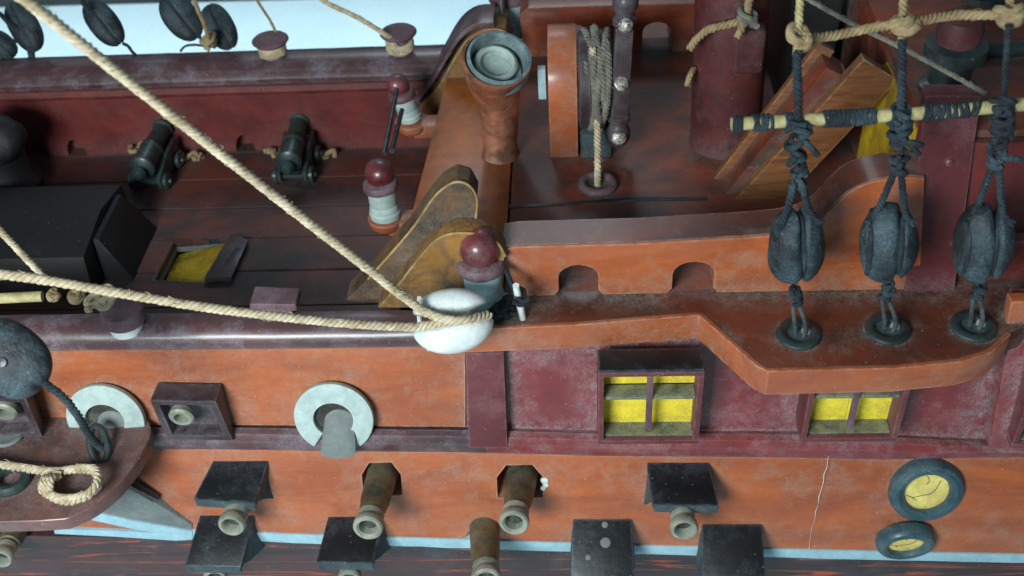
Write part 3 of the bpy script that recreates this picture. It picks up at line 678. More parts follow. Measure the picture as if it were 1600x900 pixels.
# ================================================================== MOORING KNOBS on the cap rails
def knob(p, k, label, tilt=(0, 0, 1), wrap=True, rh=.26, drum=0):
    t = thing('mooring_knob', label, 'rope knob', p, 'purple knobs on the cap rails')
    M = axis(p, tilt) @ Matrix.Diagonal((k, k, k, 1))
    bm = nb(); lathe(bm, ([(.22, -.05), (.2, .0), (.18, .15), (.22, rh)] if wrap else [(.30, -.12), (.31, -.04), (.31, rh)]), M, 24); obj('stem', bm, WHITE if not wrap else COLLAR, t)
    bm = nb(); lathe(bm, [(.20, rh-.02), (.34, rh), (.38, rh+.05), (.375, rh+.07+drum), (.34, rh+.10+drum), (.01, rh+.12+drum)], M, 32); obj('cap', bm, COLLAR, t)
    if wrap:
        bm = nb(); pts = [M @ Vector((.245*math.cos(a*.7), .245*math.sin(a*.7), .03+.0068*a)) for a in range(30)]
        rope(bm, pts, .05*k); obj('rope_wrap', bm, ROPE, t)
    return t
knob(PZ(198, 506, .05), .86, 'knob on the near rail with a white foot, leftmost', tilt=(0, .05, 1), wrap=False, rh=.06, drum=.22)
kb = PZ(434, 484, .04)
t = thing('mooring_knob', 'square dusty purple knob on the near rail behind the slack rope', 'rope knob', kb, 'purple knobs on the cap rails')
bm = nb(); box(bm, kb+Vector((0, 0, .05)), (.56, .30, .2)); obj('stem', bm, COLLAR, t, bevel=.05, seg=3)
bm = nb(); box(bm, kb+Vector((0, .02, .20)), (.72, .40, .14), Matrix.Rotation(rad(4), 3, 'Y')); obj('cap', bm, COLLAR, t, bevel=.04, seg=3, wob=.03)
knob(Vector(PY(427, 84, 7.25)), 1.0, 'far rail knob wrapped in cream rope beside the hanging blocks')
knob(Vector(PY(626, 78, 7.2)), 1.0, 'far rail knob with a wide disc cap and cream rope', rh=.34)

# ================================================================== COPPER COWL
vb = PZ(783, 240, 0)
t = thing('ventilator_cowl', 'copper ventilator cowl with a pale teal mouth on the upper deck', 'ventilator', vb)
bm = nb()
pth = [vb+Vector((0, 0, z)) for z in (0, .3, .8, 1.2)]+[vb+Vector((-.02, -.02, 1.5)), vb+Vector((-.01, -.08, 1.72)), vb+Vector((.03, -.16, 1.92))]
mouth_n = Vector((.20, -.38, .9)).normalized(); mc = vb+Vector((.04, -.18, 2.02))
n = 36; rings = []
for z, r in ((0, .36), (.08, .33), (.15, .315), (.6, .33), (1.0, .36), (1.2, .39)):
    rings.append([vb+Vector((r*math.cos(2*math.pi*k/n), r*math.sin(2*math.pi*k/n), z)) for k in range(n)])
MX = mouth_n.orthogonal(); X1 = (Vector((1, 0, 0))-mouth_n*mouth_n.x).normalized(); Y1 = mouth_n.cross(X1)
for dd, r in ((-.42, .50), (-.22, .56), (-.08, .585), (0, .61), (.03, .60), (.03, .55)):
    rings.append([mc+mouth_n*dd+r*(math.cos(2*math.pi*k/n)*X1+math.sin(2*math.pi*k/n)*Y1) for k in range(n)])
V = [[bm.verts.new(p) for p in R] for R in rings]
for A, B in zip(V, V[1:]):
    for k in range(n): bm.faces.new((A[k], A[(k+1) % n], B[(k+1) % n], B[k]))
bm.faces.new(V[0])
obj('pipe', bm, COPPER, t, wob=.03, ang=60)
bm = nb(); Mm = Matrix((X1, Y1, mouth_n)).transposed().to_4x4(); Mm.translation = mc
Mm = Mm @ Matrix.Translation((.05, .02, -.02)); lathe(bm, [(.56, -.25), (.555, -.02), (.55, .07), (.50, .08), (.47, .0), (.46, -.34)], Mm, 36, cap=False); obj('mouth_rim', bm, paint('dirty_pale_teal', (132, 158, 160), (70, 90, 98), dust=.55, rough=.5, gscale=4, dustcol=(108, 116, 110), speck=.4, ao=.7), t)
bm = nb(); lathe(bm, [(.46, -.30), (.38, -.30), (.37, -.12), (.32, -.09), (.27, -.12), (.26, -.22), (.005, -.23)], Mm @ Matrix.Translation((-.03, .03, 0)), 36, cap=False); obj('mouth_plug', bm, GREY, t)

# ================================================================== WINCH with its crank wheel
wc = PZ(882, 246, 0)
t = thing('rope_winch', 'orange rope winch with silver studded dark crank and dusty rope', 'winch', wc)
bm = nb(); y0 = wc.y; pr = [(y0, 0), (y0-.02, 1.0), (y0+.02, 1.5), (y0+.18, 1.78), (y0+.5, 1.98), (y0+1.0, 2.08), (y0+1.25, 2.0), (y0+1.4, 1.7), (y0+1.4, 0)]
prism(bm, [Vector((8.58, a, z)) for a, z in pr], (.50, 0, 0)); obj('side_frame', bm, ORANGE, t, bevel=.02)
bm = nb(); box(bm, (8.47, y0+.35, 1.35), (.14, .16, .60)); obj('axle_end', bm, PALEBLUE, t, bevel=.02)
dc = Vector((9.35, y0+.62, 1.22))
bm = nb(); lathe(bm, [(.80, 0), (.86, .03), (.86, .20), (.80, .24)], axis((9.10, dc.y, dc.z), (1, 0, 0)), 32); fl = obj('drum_flange', bm, WHEELP, t)
bm = nb(); lathe(bm, [(.45, 0), (.45, .62)], axis((9.12, dc.y, dc.z), (1, 0, 0)), 28); lathe(bm, [(.74, .44), (.76, .46), (.76, .56), (.70, .58)], axis((9.12, dc.y, dc.z), (1, 0, 0)), 28); obj('drum', bm, TEALDIRT, t)
bm = nb(); rd = random.Random(5)
for k in range(12):
    pts = []; ph = rd.uniform(0, 6)
    for i in range(18):
        a = i*2*math.pi/14+ph; rr = .66+.10*rd.random()+.07*(k % 3); pts.append(Vector((9.24+.026*k+.09*math.sin(a*1.3+k), dc.y+rr*math.cos(a), dc.z+rr*math.sin(a))))
    rope(bm, pts, .062)
obj('wound_rope', bm, ROPEGREY, t)
bm = nb(); box(bm, (9.4, y0+.2, .25), (.55, .5, .5)); obj('foot_block', bm, TEALDIRT, t, bevel=.04)
# crank bar (seen edge on) with turned ends and silver studs
yc = y0-.05; Pt, Pb = PY(978, -6, yc+.25), PY(966, 205, yc); dv = (Pt-Pb).normalized()
M = Matrix((Vector((1, 0, 0)), dv.cross(Vector((1, 0, 0))), dv)).transposed().to_4x4(); M.translation = Pb
Ln = (Pt-Pb).length
wh = nb(); box(wh, (0, 0, Ln*.47), (.30, .34, Ln*.66)); bmesh.ops.transform(wh, matrix=M, verts=wh.verts); whl = obj('crank_bar', wh, WHEELP, t, bevel=.03, seg=3)
for z0_, sg in ((Ln*.80, 1), (Ln*.14, -1)):
    bm = nb(); lathe(bm, [(.15, 0), (.20, .03*sg), (.20, .12*sg), (.155, .16*sg), (.16, .22*sg), (.215, .32*sg), (.215, .46*sg), (.16, .56*sg), (.10, .62*sg), (.01, .64*sg)], M @ Matrix.Translation((0, 0, z0_)), 22); obj('turned_end', bm, WHEELP, whl)
bm = nb(); lathe(bm, [(.2, 0), (.22, .05), (.22, .5), (.2, .55)], axis(M @ Vector((-.7, .15, Ln*.45)), (1, 0, 0)), 24); obj('axle', bm, WHEELP, whl)
for px, py, yy in ((977, 38, -.03), (971, 131, 0.0), (967, 214, -.03)):
    f_ = (214-py)/214*1.0; q_ = PY(px, py, yc-.17+.25*(205-py)/211); bm = nb(); lathe(bm, [(.13, -.06), (.135, 0), (.12, .05), (.07, .085), (.005, .095)], axis(q_+Vector((0, yy, 0)), (-.02, -.85, .5)), 22); obj('stud', bm, SILVER, whl, wob=.012)
# eyelet and its rope
ec = PZ(934, 291, 0)
bm = nb(); torus(bm, ec+Vector((0, 0, .05)), .27, .075, (0, 0, 1), 40, 12)
t = thing('deck_eyelet', 'reddish ring eyelet in the deck with a cream rope entering it', 'eyelet', ec); obj('ring', bm, COLLAR, t)
bm = nb(); lathe(bm, [(.22, .02), (.23, .04), (.1, .02), (.005, .01)], axis(ec, (0, 0, 1)), 28); obj('socket', bm, BRONZE, t)
bm = nb(); pts = [PY(926, 75, dc.y-.4), PY(931, 130, dc.y-.72), PY(933, 190, dc.y-.85), ec+Vector((.0, .06, .35)), ec+Vector((0, 0, .0))]
rope(bm, pts, .06); single('rope', bm, ROPE, 'thin cream rope dropping from the winch into the deck ring', 'rope', loc=ec)

# ================================================================== MAST with cleat
mb = PZ(1137, 240, 0); mb.y += .45
t = thing('mast', 'thick dark red mast with a cleat and frayed rope', 'mast', mb)
bm = nb(); lathe(bm, [(.66, 0), (.64, .06), (.625, .3), (.60, 7)], axis(mb, (-.03, 0, 1)), 48); obj('pole', bm, MASTRED, t)
p = PY(1172, 78, mb.y-.55); bm = nb(); box(bm, p+Vector((0, .1, 0)), (.46, .45, .80), None); obj('cleat', bm, MASTRED, t, bevel=.08, seg=3)
bm = nb(); k0 = PY(1165, 28, mb.y-.85)
lumps(bm, k0, (.16, .14, .14), 6, .05, 3)
single('knot', bm, ROPEGREY, 'dusty knot tied over the top of the mast cleat', 'knot', loc=k0)
bm = nb(); rope(bm, [PY(1178, -30, mb.y-.9), PY(1170, 5, mb.y-.9), k0, PY(1140, 38, mb.y-.85), PY(1110, 45, mb.y-.8), PY(1090, 60, mb.y-.75), PY(1078, 76, mb.y-.7)], .065)
rope(bm, [k0, PY(1158, 45, mb.y-.95), PY(1152, 58, mb.y-.95)], .06)
single('rope', bm, ROPEOLD, 'frayed tan rope end hanging left from the mast cleat', 'rope', loc=k0)
bm = nb(); rope(bm, [PY(1084, 108, mb.y-.3), PY(1078, 118, mb.y-.5), PY(1074, 133, mb.y-.5)], .05); single('rope', bm, ROPEOLD, 'short stub of tan rope poking out left of the mast', 'rope', loc=PY(1084, 108, mb.y-.3))

# ================================================================== LADDER
t = thing('ladder', 'brown wooden stairway leaning against the poop behind the rigging', 'ladder', PZ(1150, 305, 0))
def board(a, b, c, d, name='stringer'):
    A, B = a, b; bm = nb(); ax = (B-A).normalized(); n_ = Vector((ax.z, 0, -ax.x)); wd = c
    hexa(bm, [A, A+n_*wd, A+n_*wd+Vector((0, d, 0)), A+Vector((0, d, 0))], [B, B+n_*wd, B+n_*wd+Vector((0, d, 0)), B+Vector((0, d, 0))])
    return obj(name, bm, TIMBER, t, bevel=.012)
s1a = PZ(1116, 280, 0); s1b = PY(1280, 68, s1a.y); s2a = PZ(1150, 312, 0); s2b = PY(1350, 92, s2a.y)
board(s1a, Vector((s1b.x, s1a.y, s1b.z)), .30, .14)
s2 = Vector((s2b.x, s2a.y, s2b.z)); ax = (s2-s2a).normalized()
board(s2a, s2, .70, .20)
bk = s1a+Vector((.10, .12, -.10)); board(bk, bk+(Vector((s1b.x, s1a.y, s1b.z))-s1a)*.97, .42, -(s1a.y-s2a.y)*.92, 'back_board').data.materials[0] = MATS['dark_dirty_deck']
for k in range(6):
    f_ = .14+.15*k; A = s1a.lerp(Vector((s1b.x, s1a.y, s1b.z)), f_); B = s2a.lerp(s2, f_)
    bm = nb(); nx = Vector((ax.z, 0, -ax.x))*.22; c = Vector(((A.x+B.x)/2, (B.y+.2+A.y)/2, (A.z+B.z)/2))+nx; box(bm, c, (.24, A.y-B.y-.21, .05)); obj('tread', bm, LEDGE, t, bevel=.01)

# ================================================================== HULL CANNONS
def cannon(root, muz, r0, label, group='cannons poking out of the hull side', extra=''):
    t = thing('cannon', label, 'cannon', root, group)
    d = (muz-root); Ln = d.length; M = axis(root-d.normalized()*.35, d); Lt = Ln+.35
    bm = nb(); lathe(bm, [(r0*1.05, 0), (r0*1.0, .35), (r0*.93, Lt*.6), (r0*.78, Lt-.34), (r0*.78, Lt-.22)], M, 30); obj('barrel', bm, BRONZE, t)
    bm = nb(); lathe(bm, [(r0*.77, Lt-.30), (r0*.83, Lt-.285), (r0*.83, Lt-.20), (r0*.80, Lt-.18), (r0*.80, Lt-.15), (r0*.90, Lt-.11), (r0*.95, Lt-.05), (r0*.93, Lt+.01), (r0*.84, Lt+.04), (r0*.70, Lt+.04), (r0*.58, Lt+.0), (r0*.54, Lt-.16)], M, 30, cap=False); 
    obj('muzzle', bm, MUZZLE, t)
    bm = nb(); lathe(bm, [(r0*.56, Lt-.13), (.003, Lt-.135)], M, 24, cap=False); obj('bore', bm, BORE, t)
    return t
def hc_(rx, ry, mx, my, Y=-1.35, r0=.27, lab='', dz=.22):
    r = PY(rx, ry, Y); mz = PZ(mx, my, r.z+dz); return cannon(r, mz, r0, lab)
hc_(596, 746, 575, 824, -1.35, .255, lab='bronze cannon without a lid, left of the upper row pair')
hc_(815, 750, 803, 816, -1.35, .255, lab='bronze cannon with chipped white paint round its port')
hc_(384, 765, 362, 820, -1.5, .235, 'cannon muzzle under the leftmost upper lid', .12)
hc_(1062, 768, 1069, 826, -1.5, .235, 'cannon muzzle under the upper lid near the spotted lid', .12)
hc_(757, 824, 760, 905, -1.62, .26, 'grey bronze cannon standing alone in the lower row')
hc_(343, 862, 336, 903, -1.8, .21, 'cannon muzzle at the bottom edge under the lower left lid', .12)
hc_(551, 862, 546, 905, -1.8, .21, 'cannon muzzle at the bottom edge below the bronze cannon', .12)
hc_(20, 838, 2, 872, -1.8, .2, 'pale cannon muzzle in the bottom left corner', .12)
# chipped white paint flakes
bm = nb()
for a, b, r in ((767, 747, .06), (772, 754, .04), (851, 750, .06), (853, 757, .045), (849, 762, .04)):
    p = PY(a, b, hull_Y(PY(a, b, -1.4).z)); lathe(bm, [(r*1.2, 0), (r, .03), (r*.3, .035)], axis(p, (0, -1, .25)), 8)
obj('filler_patch', bm, WHITE, ship, wob=.03)
bm = nb(); P_ = []
for i in range(14):
    px = 1297-34*i/13+random.uniform(-2, 2); py = 706+152*i/13; p = PY(px, py, -1.4)
    for _ in range(4): p = PY(px, py, hull_Y(p.z)-.004)
    P_.append(p)
tube(bm, P_, [.001+.006*random.random() for _ in P_], 6); obj('scratch', bm, WHITE, ship, label='long pale scratch down the hull left of the portholes')

# ================================================================== DECK CANNONS (breech towards us)
def deck_cannon(base, k, label, yaw):
    t = thing('deck_cannon', label, 'cannon', base, 'black cannons on the lower deck')
    Rz = Matrix.Rotation(rad(yaw), 4, 'Z'); T = Matrix.Translation(base) @ Rz @ Matrix.Diagonal((k, k, k, 1))
    def tr(bm): bmesh.ops.transform(bm, matrix=T, verts=bm.verts)
    bm = nb()
    for s in (-1, 1): prism(bm, [Vector((s*.26, y, z)) for y, z in ((-.55, .12), (-.55, .36), (-.15, .50), (.2, .62), (.75, .66), (.75, .12))], (s*.09, 0, 0))
    box(bm, (0, .1, .2), (.52, 1.1, .1)); tr(bm); obj('carriage', bm, GREENBLK, t, bevel=.015)
    for s in (-1, 1):
        for y in (-.35, .5):
            bm = nb(); lathe(bm, [(.17, 0), (.20, .02), (.20, .09), (.17, .11), (.07, .12), (.06, .16), (.005, .165)], axis((s*.36, y, .19), (s, 0, 0)), 22); tr(bm); obj('wheel', bm, GREENBLK, t)
    bm = nb(); M = axis((0, -.62, .66), (0, 1, .08))
    lathe(bm, [(.005, -.24), (.10, -.23), (.16, -.15), (.17, -.08), (.13, -.01), (.10, .02), (.24, .06), (.29, .10), (.29, .18), (.26, .22), (.255, .7), (.27, .72), (.27, .80), (.22, .82), (.19, 1.5), (.24, 1.56), (.2, 1.65)], M, 28); tr(bm); obj('barrel', bm, GREENBLK, t)
    return t
deck_cannon(PZ(462, 283, -1.8)+Vector((0, .3, 0)), (.9), 'green black deck cannon nearest the small bollards', 0)
deck_cannon(PZ(240, 292, -1.8)+Vector((0, .3, 0)), (.9), 'shadowed deck cannon behind the thick diagonal rope', -4)
rd = random.Random(11)
def squig(px, py, dxp, Y, lab, r=.055):
    pts = [PY(px+dxp*i/5+rd.uniform(-4, 4), py+rd.uniform(-9, 9), Y+rd.uniform(-.12, .12)) for i in range(6)]
    bm = nb(); rope(bm, pts, r); lumps(bm, pts[-1], (.12, .10, .06), 4, .045, rd.randint(0, 99)); lumps(bm, pts[2], (.08, .10, .05), 2, .04, rd.randint(0, 99)); single('rope', bm, ROPEOLD, lab, 'rope', 'short ropes securing the deck cannons', loc=pts[0])
squig(490, 243, 48, 6.45, 'tangled tan rope right of the nearer deck cannon')
squig(412, 243, 34, 6.5, 'short tan rope left of the nearer deck cannon')
squig(268, 246, 40, 6.5, 'short pale rope end right of the shadowed deck cannon', .045)
squig(203, 232, 20, 6.6, 'tan rope scrap left of the shadowed deck cannon', .045)

# ================================================================== LOWER DECK FITTINGS (left)
hb_ = PZ(320, 436, -1.8)
t = thing('deck_hatch', 'small deck hatch with yellow inside and a dark slotted side', 'hatch', hb_)
c = sum(HQ, Vector())/4; q = [c+(p-c)*1.03 for p in HQ]; dz_ = (-.34, -.10, -.10, -.36)
bm = nb(); prism(bm, [p+Vector((0, 0, d)) for p, d in zip(q, dz_)], (0, 0, -.04)); obj('yellow_floor', bm, YELLOWD, t)
bm = nb()
for i in (0, 2, 3):
    a, b = q[i], q[(i+1) % 4]; dn_ = Vector((0, 0, -.5)); o2 = ((a+b)/2-c).normalized()*.03; hexa(bm, [a, b, b+dn_, a+dn_], [a+o2, b+o2, b+dn_+o2, a+dn_+o2])
obj('hatch_wall', bm, BLACK, t)
q = [PZ(a, b, -1.795) for a, b in ((360, 373), (388, 382), (362, 440), (319, 442))]; up = Vector((.03, 0, .13))
bm = nb(); prism(bm, q, up); obj('slotted_side', bm, WHEELP, t, bevel=.02)
c = sum(q, Vector())/4+up; bm = nb(); box(bm, c+Vector((.05, 0, .0)), (.12, .5, .02), Matrix.Rotation(rad(-18), 3, 'Z')); obj('slot', bm, BLACK, t)
t = thing('companionway', 'dark box shaped companionway in the shadow at left', 'hatch', Vector((-.6, 3.2, -1.8)))
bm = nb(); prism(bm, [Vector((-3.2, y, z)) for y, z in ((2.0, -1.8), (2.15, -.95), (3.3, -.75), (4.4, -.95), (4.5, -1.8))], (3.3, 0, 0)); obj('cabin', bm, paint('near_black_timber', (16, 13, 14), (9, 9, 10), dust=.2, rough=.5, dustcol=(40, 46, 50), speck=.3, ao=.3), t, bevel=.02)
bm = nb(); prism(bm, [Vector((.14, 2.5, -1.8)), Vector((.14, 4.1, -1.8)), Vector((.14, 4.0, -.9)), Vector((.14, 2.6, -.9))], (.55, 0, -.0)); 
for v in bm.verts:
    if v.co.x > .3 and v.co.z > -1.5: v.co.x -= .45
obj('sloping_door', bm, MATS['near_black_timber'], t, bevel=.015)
dk = PZ(20, 330, -1.8)
t = thing('windlass', 'large black drum shape in the dark left corner', 'windlass', dk)
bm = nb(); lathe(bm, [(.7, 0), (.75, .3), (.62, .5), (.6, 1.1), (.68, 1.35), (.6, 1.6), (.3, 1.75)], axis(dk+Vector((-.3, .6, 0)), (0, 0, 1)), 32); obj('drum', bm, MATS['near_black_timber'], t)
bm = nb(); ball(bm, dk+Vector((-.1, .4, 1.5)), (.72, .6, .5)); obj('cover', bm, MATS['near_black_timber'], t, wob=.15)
# added blocker mostly beyond the left edge, keeps light off the fore deck
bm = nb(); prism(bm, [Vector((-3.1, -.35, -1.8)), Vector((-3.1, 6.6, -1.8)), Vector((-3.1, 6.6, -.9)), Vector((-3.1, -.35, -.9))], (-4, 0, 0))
obj('fore_light_blocker', bm, MATS['near_black_timber'], ship)
# white block with the thick ropes
def block(c, rx, ry, rz, M, mat, label, strap=None, gx=.0, group=None, sr=.05, name='pulley_block', hole=None, gw=.09, gd=.16, wobb=.015):
    t = thing(name, label, 'pulley block', c, group)
    bm = nb(); n, k = 56, 40; V = []
    for i in range(k+1):
        th = math.pi*i/k; row = []
        for j in range(n):
            ph = 2*math.pi*j/n; p = Vector((math.sin(th)*math.cos(ph), math.sin(th)*math.sin(ph), math.cos(th)))
            p = Vector([math.copysign(abs(v)**.9, v) for v in p])
            s = 1-gd*math.exp(-((p.x-gx)/gw)**2)
            row.append(bm.verts.new(Vector(c)+M @ Vector((p.x*rx, p.y*ry*s, p.z*rz*s))))
        V.append(row)
    for A, B in zip(V, V[1:]):
        for j in range(n): bm.faces.new((A[j], A[(j+1) % n], B[(j+1) % n], B[j]))
    bmesh.ops.remove_doubles(bm, verts=bm.verts, dist=1e-4)
    obj('shell', bm, mat, t, wob=wobb, ang=80)
    if strap:
        for off in (strap if isinstance(strap, (list, tuple)) else [gx]):
            bm = nb(); f_ = math.sqrt(max(.05, 1-off*off)); g = 1-gd*.72*math.exp(-((off-gx)/gw)**2)
            pts = [Vector(c)+M @ Vector((off*rx, ry*f_*g*math.cos(a)*1.02, rz*f_*g*math.sin(a)*1.02)) for a in [2*math.pi*i/36 for i in range(37)]]
            tube(bm, pts, sr, 9, cap=False); obj('strap', bm, ROPEBLK if mat is BLOCKM else GREY, t)
    if hole:
        bm = nb(); p = Vector(c)+M @ Vector(hole[0]); nn = M @ Vector(hole[1]); lathe(bm, [(.07, 0), (.06, .03), (.03, .035)], axis(p, nn), 16); obj('hole', bm, BLACK, t)
    return t
wbc = AT(706, 501, 15.7)
# local axes: groove plane normal = local x -> points up in the picture
ux = (UP*.97-RT*.16).normalized(); uz = (RT*.97+UP*.16).normalized(); uy = uz.cross(ux)
MW = Matrix((ux, uy, uz)).transposed()
block(wbc, .47, .40, .60, MW, WHITE, 'glossy white pulley block gripping the two thick cream ropes', gx=.14, gw=.17, gd=.50, strap=None, wobb=.02)
bm = nb(); pts = [wbc+MW @ Vector((a, b, c)) for a, b, c in ((.40, -.12, -.42), (.25, -.34, -.47), (.0, -.40, -.50), (-.22, -.30, -.48), (-.36, -.12, -.4))]
tube(bm, smooth_path(pts, 5), .035, 8); single('strap', bm, WHITE, 'white band round the left end of the white block', 'band', loc=wbc)
g0 = wbc+MW @ Vector((.06, -.36, .0))
bm = nb(); A = AT(10, -25, 10.4)
mid = [AT(10+(650-10)*k/8, -25+(478+25)*k/8+0.10*k*(8-k)*1.2, 10.4+(15.25-10.4)*k/8) for k in range(9)]
rope(bm, mid+[AT(690, 498, 15.15), AT(730, 500, 15.12), AT(764, 492, 15.4)], .066)
single('thick_rope', bm, ROPE, 'thick cream rope running diagonally from top left to the white block', 'rope', 'thick cream ropes', loc=wbc)
bm = nb()
mid = [(-40, 424, 13.2), (60, 436, 13.4), (170, 455, 13.7), (300, 477, 14.1), (430, 494, 14.5), (550, 506, 14.9), (640, 511, 15.2), (668, 508, 15.25), (705, 503, 15.2)]
rope(bm, [AT(*m_) for m_ in mid], .062); single('thick_rope', bm, ROPE, 'slack cream rope lying along the near rail to the white block', 'rope', 'thick cream ropes', loc=wbc)
bm = nb(); rope(bm, [AT(-30, 325, 14.4), AT(0, 360, 14.6), AT(30, 392, 14.8), AT(70, 434, 15.2)], .05); single('rope', bm, ROPE, 'thin tan rope slanting down at the left edge', 'rope', loc=AT(60, 425, 15))
# lashing and small cleat right of the white block
bm = nb(); lumps(bm, PZ(785, 480, .14), (.24, .1, .08), 9, .045, 21); single('lashing', bm, ROPEBLK, 'dusty black lashing between the white block and the white pin', 'lashing', loc=PZ(785, 480, 0))
t = thing('belaying_pin', 'small white pin with a dark cord beside the large bollard', 'pin', PZ(817, 498, 0))
bm = nb(); tube(bm, [PZ(817, 498, .02), AT(811, 470, 16.2), AT(806, 446, 15.9)], [.05, .06, .05], 12); obj('pin', bm, WHITE, t)
bm = nb(); torus(bm, AT(813, 470, 16.1), .075, .035, (0, -.3, 1), 20, 8); tube(bm, smooth_path([AT(790, 420, 16.2), AT(800, 445, 16.1), AT(813, 470, 16.05), AT(826, 468, 16.05)], 4), .04, 8); obj('cord', bm, ROPEBLK, t)
# cream stick and rope bits lying on the near rail at left
bm = nb(); tube(bm, [AT(-40, 468, 16.1), AT(66, 463, 16.2)], .08, 14); single('stick', bm, BATTEN, 'cream stick lying on the near rail at the left edge', 'stick', loc=AT(0, 466, 16.1))
for i, (px, py, rr, lab) in enumerate(((84, 462, .09, 'small tan knot right of the cream stick'), (118, 465, .09, 'second small tan knot on the dark rail top'), (160, 468, .13, 'cream rope turns just left of the white footed knob'))):
    bm = nb(); c = AT(px, py, 16.15); lumps(bm, c, (rr*(2 if i == 2 else 1), rr*.8, rr*.6), 4+i, .045, 40+i); single('knot', bm, ROPE if i == 2 else ROPEOLD, lab, 'knot', loc=c)

# ================================================================== NEAR RIGGING (right)
rings_px = [(1247, 525), (1386, 517), (1520, 513)]
blocks_px = [(1242, 384, 44, 62, .12), (1387, 380, 48, 62, .42), (1536, 381, 45, 62, .30)]
names = ['left', 'middle', 'right']
labs = ['leftmost of the three near deadeye blocks, with a central strap', 'middle of the three near deadeye blocks, before the red post', 'rightmost of the three near deadeye blocks, with a wide right cheek']
knots_px = [((1246, 255), (1248, 190)), ((1404, 235), (1408, 175)), ((1557, 225), (1568, 160))]
top_px = [[(1245, 82), (1247, 54)], [(1410, 62), (1410, 32)], [(1576, 40), (1577, 20)]]
side = [(-17, 17), (-18, 16), (-22, 22)]
for i in range(3):
    rc = PZ(*rings_px[i], 0); bx, by, hw, hh, gx = blocks_px[i]
    Yb = rc.y-.1
    bc = PY(bx, by, Yb)
    t = thing('channel_ring', ['dark blue ring in the ledge below the left deadeye block', 'dark blue ring in the ledge below the middle deadeye block', 'dark blue ring in the ledge below the right deadeye block'][i], 'ring', rc, 'rings set in the ledge')
    bm = nb(); torus(bm, rc+Vector((0, 0, .03)), .25, .075, (0, 0, 1), 36, 10, .8); obj('ring', bm, GREENBLK, t)
    bm = nb(); lathe(bm, [(.2, .0), (.2, .025), (.05, .03), (.004, .03)], axis(rc, (0, 0, 1)), 24); obj('socket', bm, TEALDIRT, t)
    bm = nb(); q = rc+Vector((.12, .05, .05)); ball(bm, q, .07); obj('bead', bm, MUZZLE, t)
    w = thing('wire_hook', ['grey wire hook in the left ledge ring', 'grey wire hook in the middle ledge ring', 'grey wire hook in the right ledge ring'][i], 'hook', rc+Vector((0, -.02, 0)), 'wire hooks')
    hk = PY(rings_px[i][0]-2+[0, 0, 8][i], rings_px[i][1]-48, Yb)
    bm = nb(); tube(bm, smooth_path([rc+Vector((.06, -.04, -.02)), rc+Vector((.07, -.05, .25)), hk+Vector((.03, 0, 0)), hk+Vector((-.05, 0, .03)), rc+Vector((-.07, .0, .22)), rc+Vector((-.03, .05, -.02))], 6), .033, 9); obj('loop', bm, WIRE, w)
    MB = Matrix.Rotation(rad([6, -12, -8][i]), 3, 'Z') @ Matrix.Rotation(rad([-4, -5, -6][i]), 3, 'Y')
    block(bc, .37, .37, .61, MB, BLOCKM, labs[i], gx=gx, strap=[gx] if i == 0 else [gx, -.62], group='deadeye blocks above the ledge', sr=.042, gw=.10, gd=.3, wobb=.05)
    # lashing below the block
    lb = PY(bx+(rings_px[i][0]-bx)*.3, by+hh+4, Yb); bm = nb(); 
    pts = [lb, (lb+hk)/2, hk]; tube(bm, pts, [.07, .06, .05], 9)
    for k in range(4): lumps(bm, lb.lerp(hk, (k+.3)/4), (.075, .075, .06), 2, .035, 60+i*7+k)
    single('lashing', bm, ROPEBLK, ['black lashing under the left deadeye block', 'black lashing under the middle deadeye block', 'black lashing under the right deadeye block'][i], 'lashing', 'lashings under the deadeye blocks', loc=hk)
    # V legs and shroud
    (kx, ky), (k2x, k2y) = knots_px[i]; Yk = Yb+.15
    K = PY(kx, ky+28, Yb+.08); K2 = PY(k2x, k2y, Yb+.3)
    bm = nb()
    for s in (0, 1): rope(bm, [K+Vector((.03*(s*2-1), 0, 0)), bc+MB @ Vector(((-.42, .42)[s]*.42, -.06, .56)), bc+MB @ Vector(((-.42, .42)[s]*.7, -.17, .46))], .047)
    single('strop', bm, ROPEBLK, ['black rope V above the left deadeye block', 'black rope V above the middle deadeye block', 'black rope V above the right deadeye block'][i], 'rope', 'strops above the deadeye blocks', loc=K)
    bm = nb(); 
    for k in range(7): lumps(bm, K.lerp(K2, k/6.), ((.10, .10, .07) if k < 4 else (.13, .12, .08)), 2+(k > 3), .042, 100+i*13+k)
    for k in range(5):
        r_ = random.Random(900+i*9+k); a = K.lerp(K2, r_.random()); e = a+Vector((r_.uniform(-.32, .32), -.08, r_.uniform(-.3, .05))); tube(bm, smooth_path([a, (a+e)/2+Vector((0, -.05, .06)), e], 4), [.04]*9, 7)
    single('lashing', bm, ROPEBLK, ['lumpy black lashing joining the left shroud to the batten', 'lumpy black lashing joining the middle shroud to the batten', 'lumpy black lashing joining the right shroud to the batten'][i], 'lashing', 'lashings on the batten', loc=K)
    (ax_, ay), (cx_, cy) = top_px[i]
    M1 = PY(ax_, ay, Yb+.45); M2 = PY(cx_, cy, Yb+.75); M3 = PY(cx_+[6, 4, 2][i], -60, Yb+1.1)
    bm = nb(); rope(bm, [K2, PY((k2x+ax_)/2, (k2y+ay)/2, Yb+.38), M1], .055 if i < 2 else .042)
    sh = thing('shroud', ['left shroud rope, black below and cream above', 'middle shroud rope, black below and cream above', 'right shroud rope at the right edge'][i], 'rope', K2, 'shrouds rising from the deadeye blocks')
    obj('black_length', bm, ROPEBLK, sh)
    bm = nb(); rope(bm, [M1+Vector((0, 0, -.05)), M2, M3], .052); obj('cream_length', bm, ROPEOLD if i else BATTEN, sh)
    bm = nb(); lumps(bm, M2+Vector((0, -.05, 0)), (.13, .12, .08), 6, .055, 300+i)
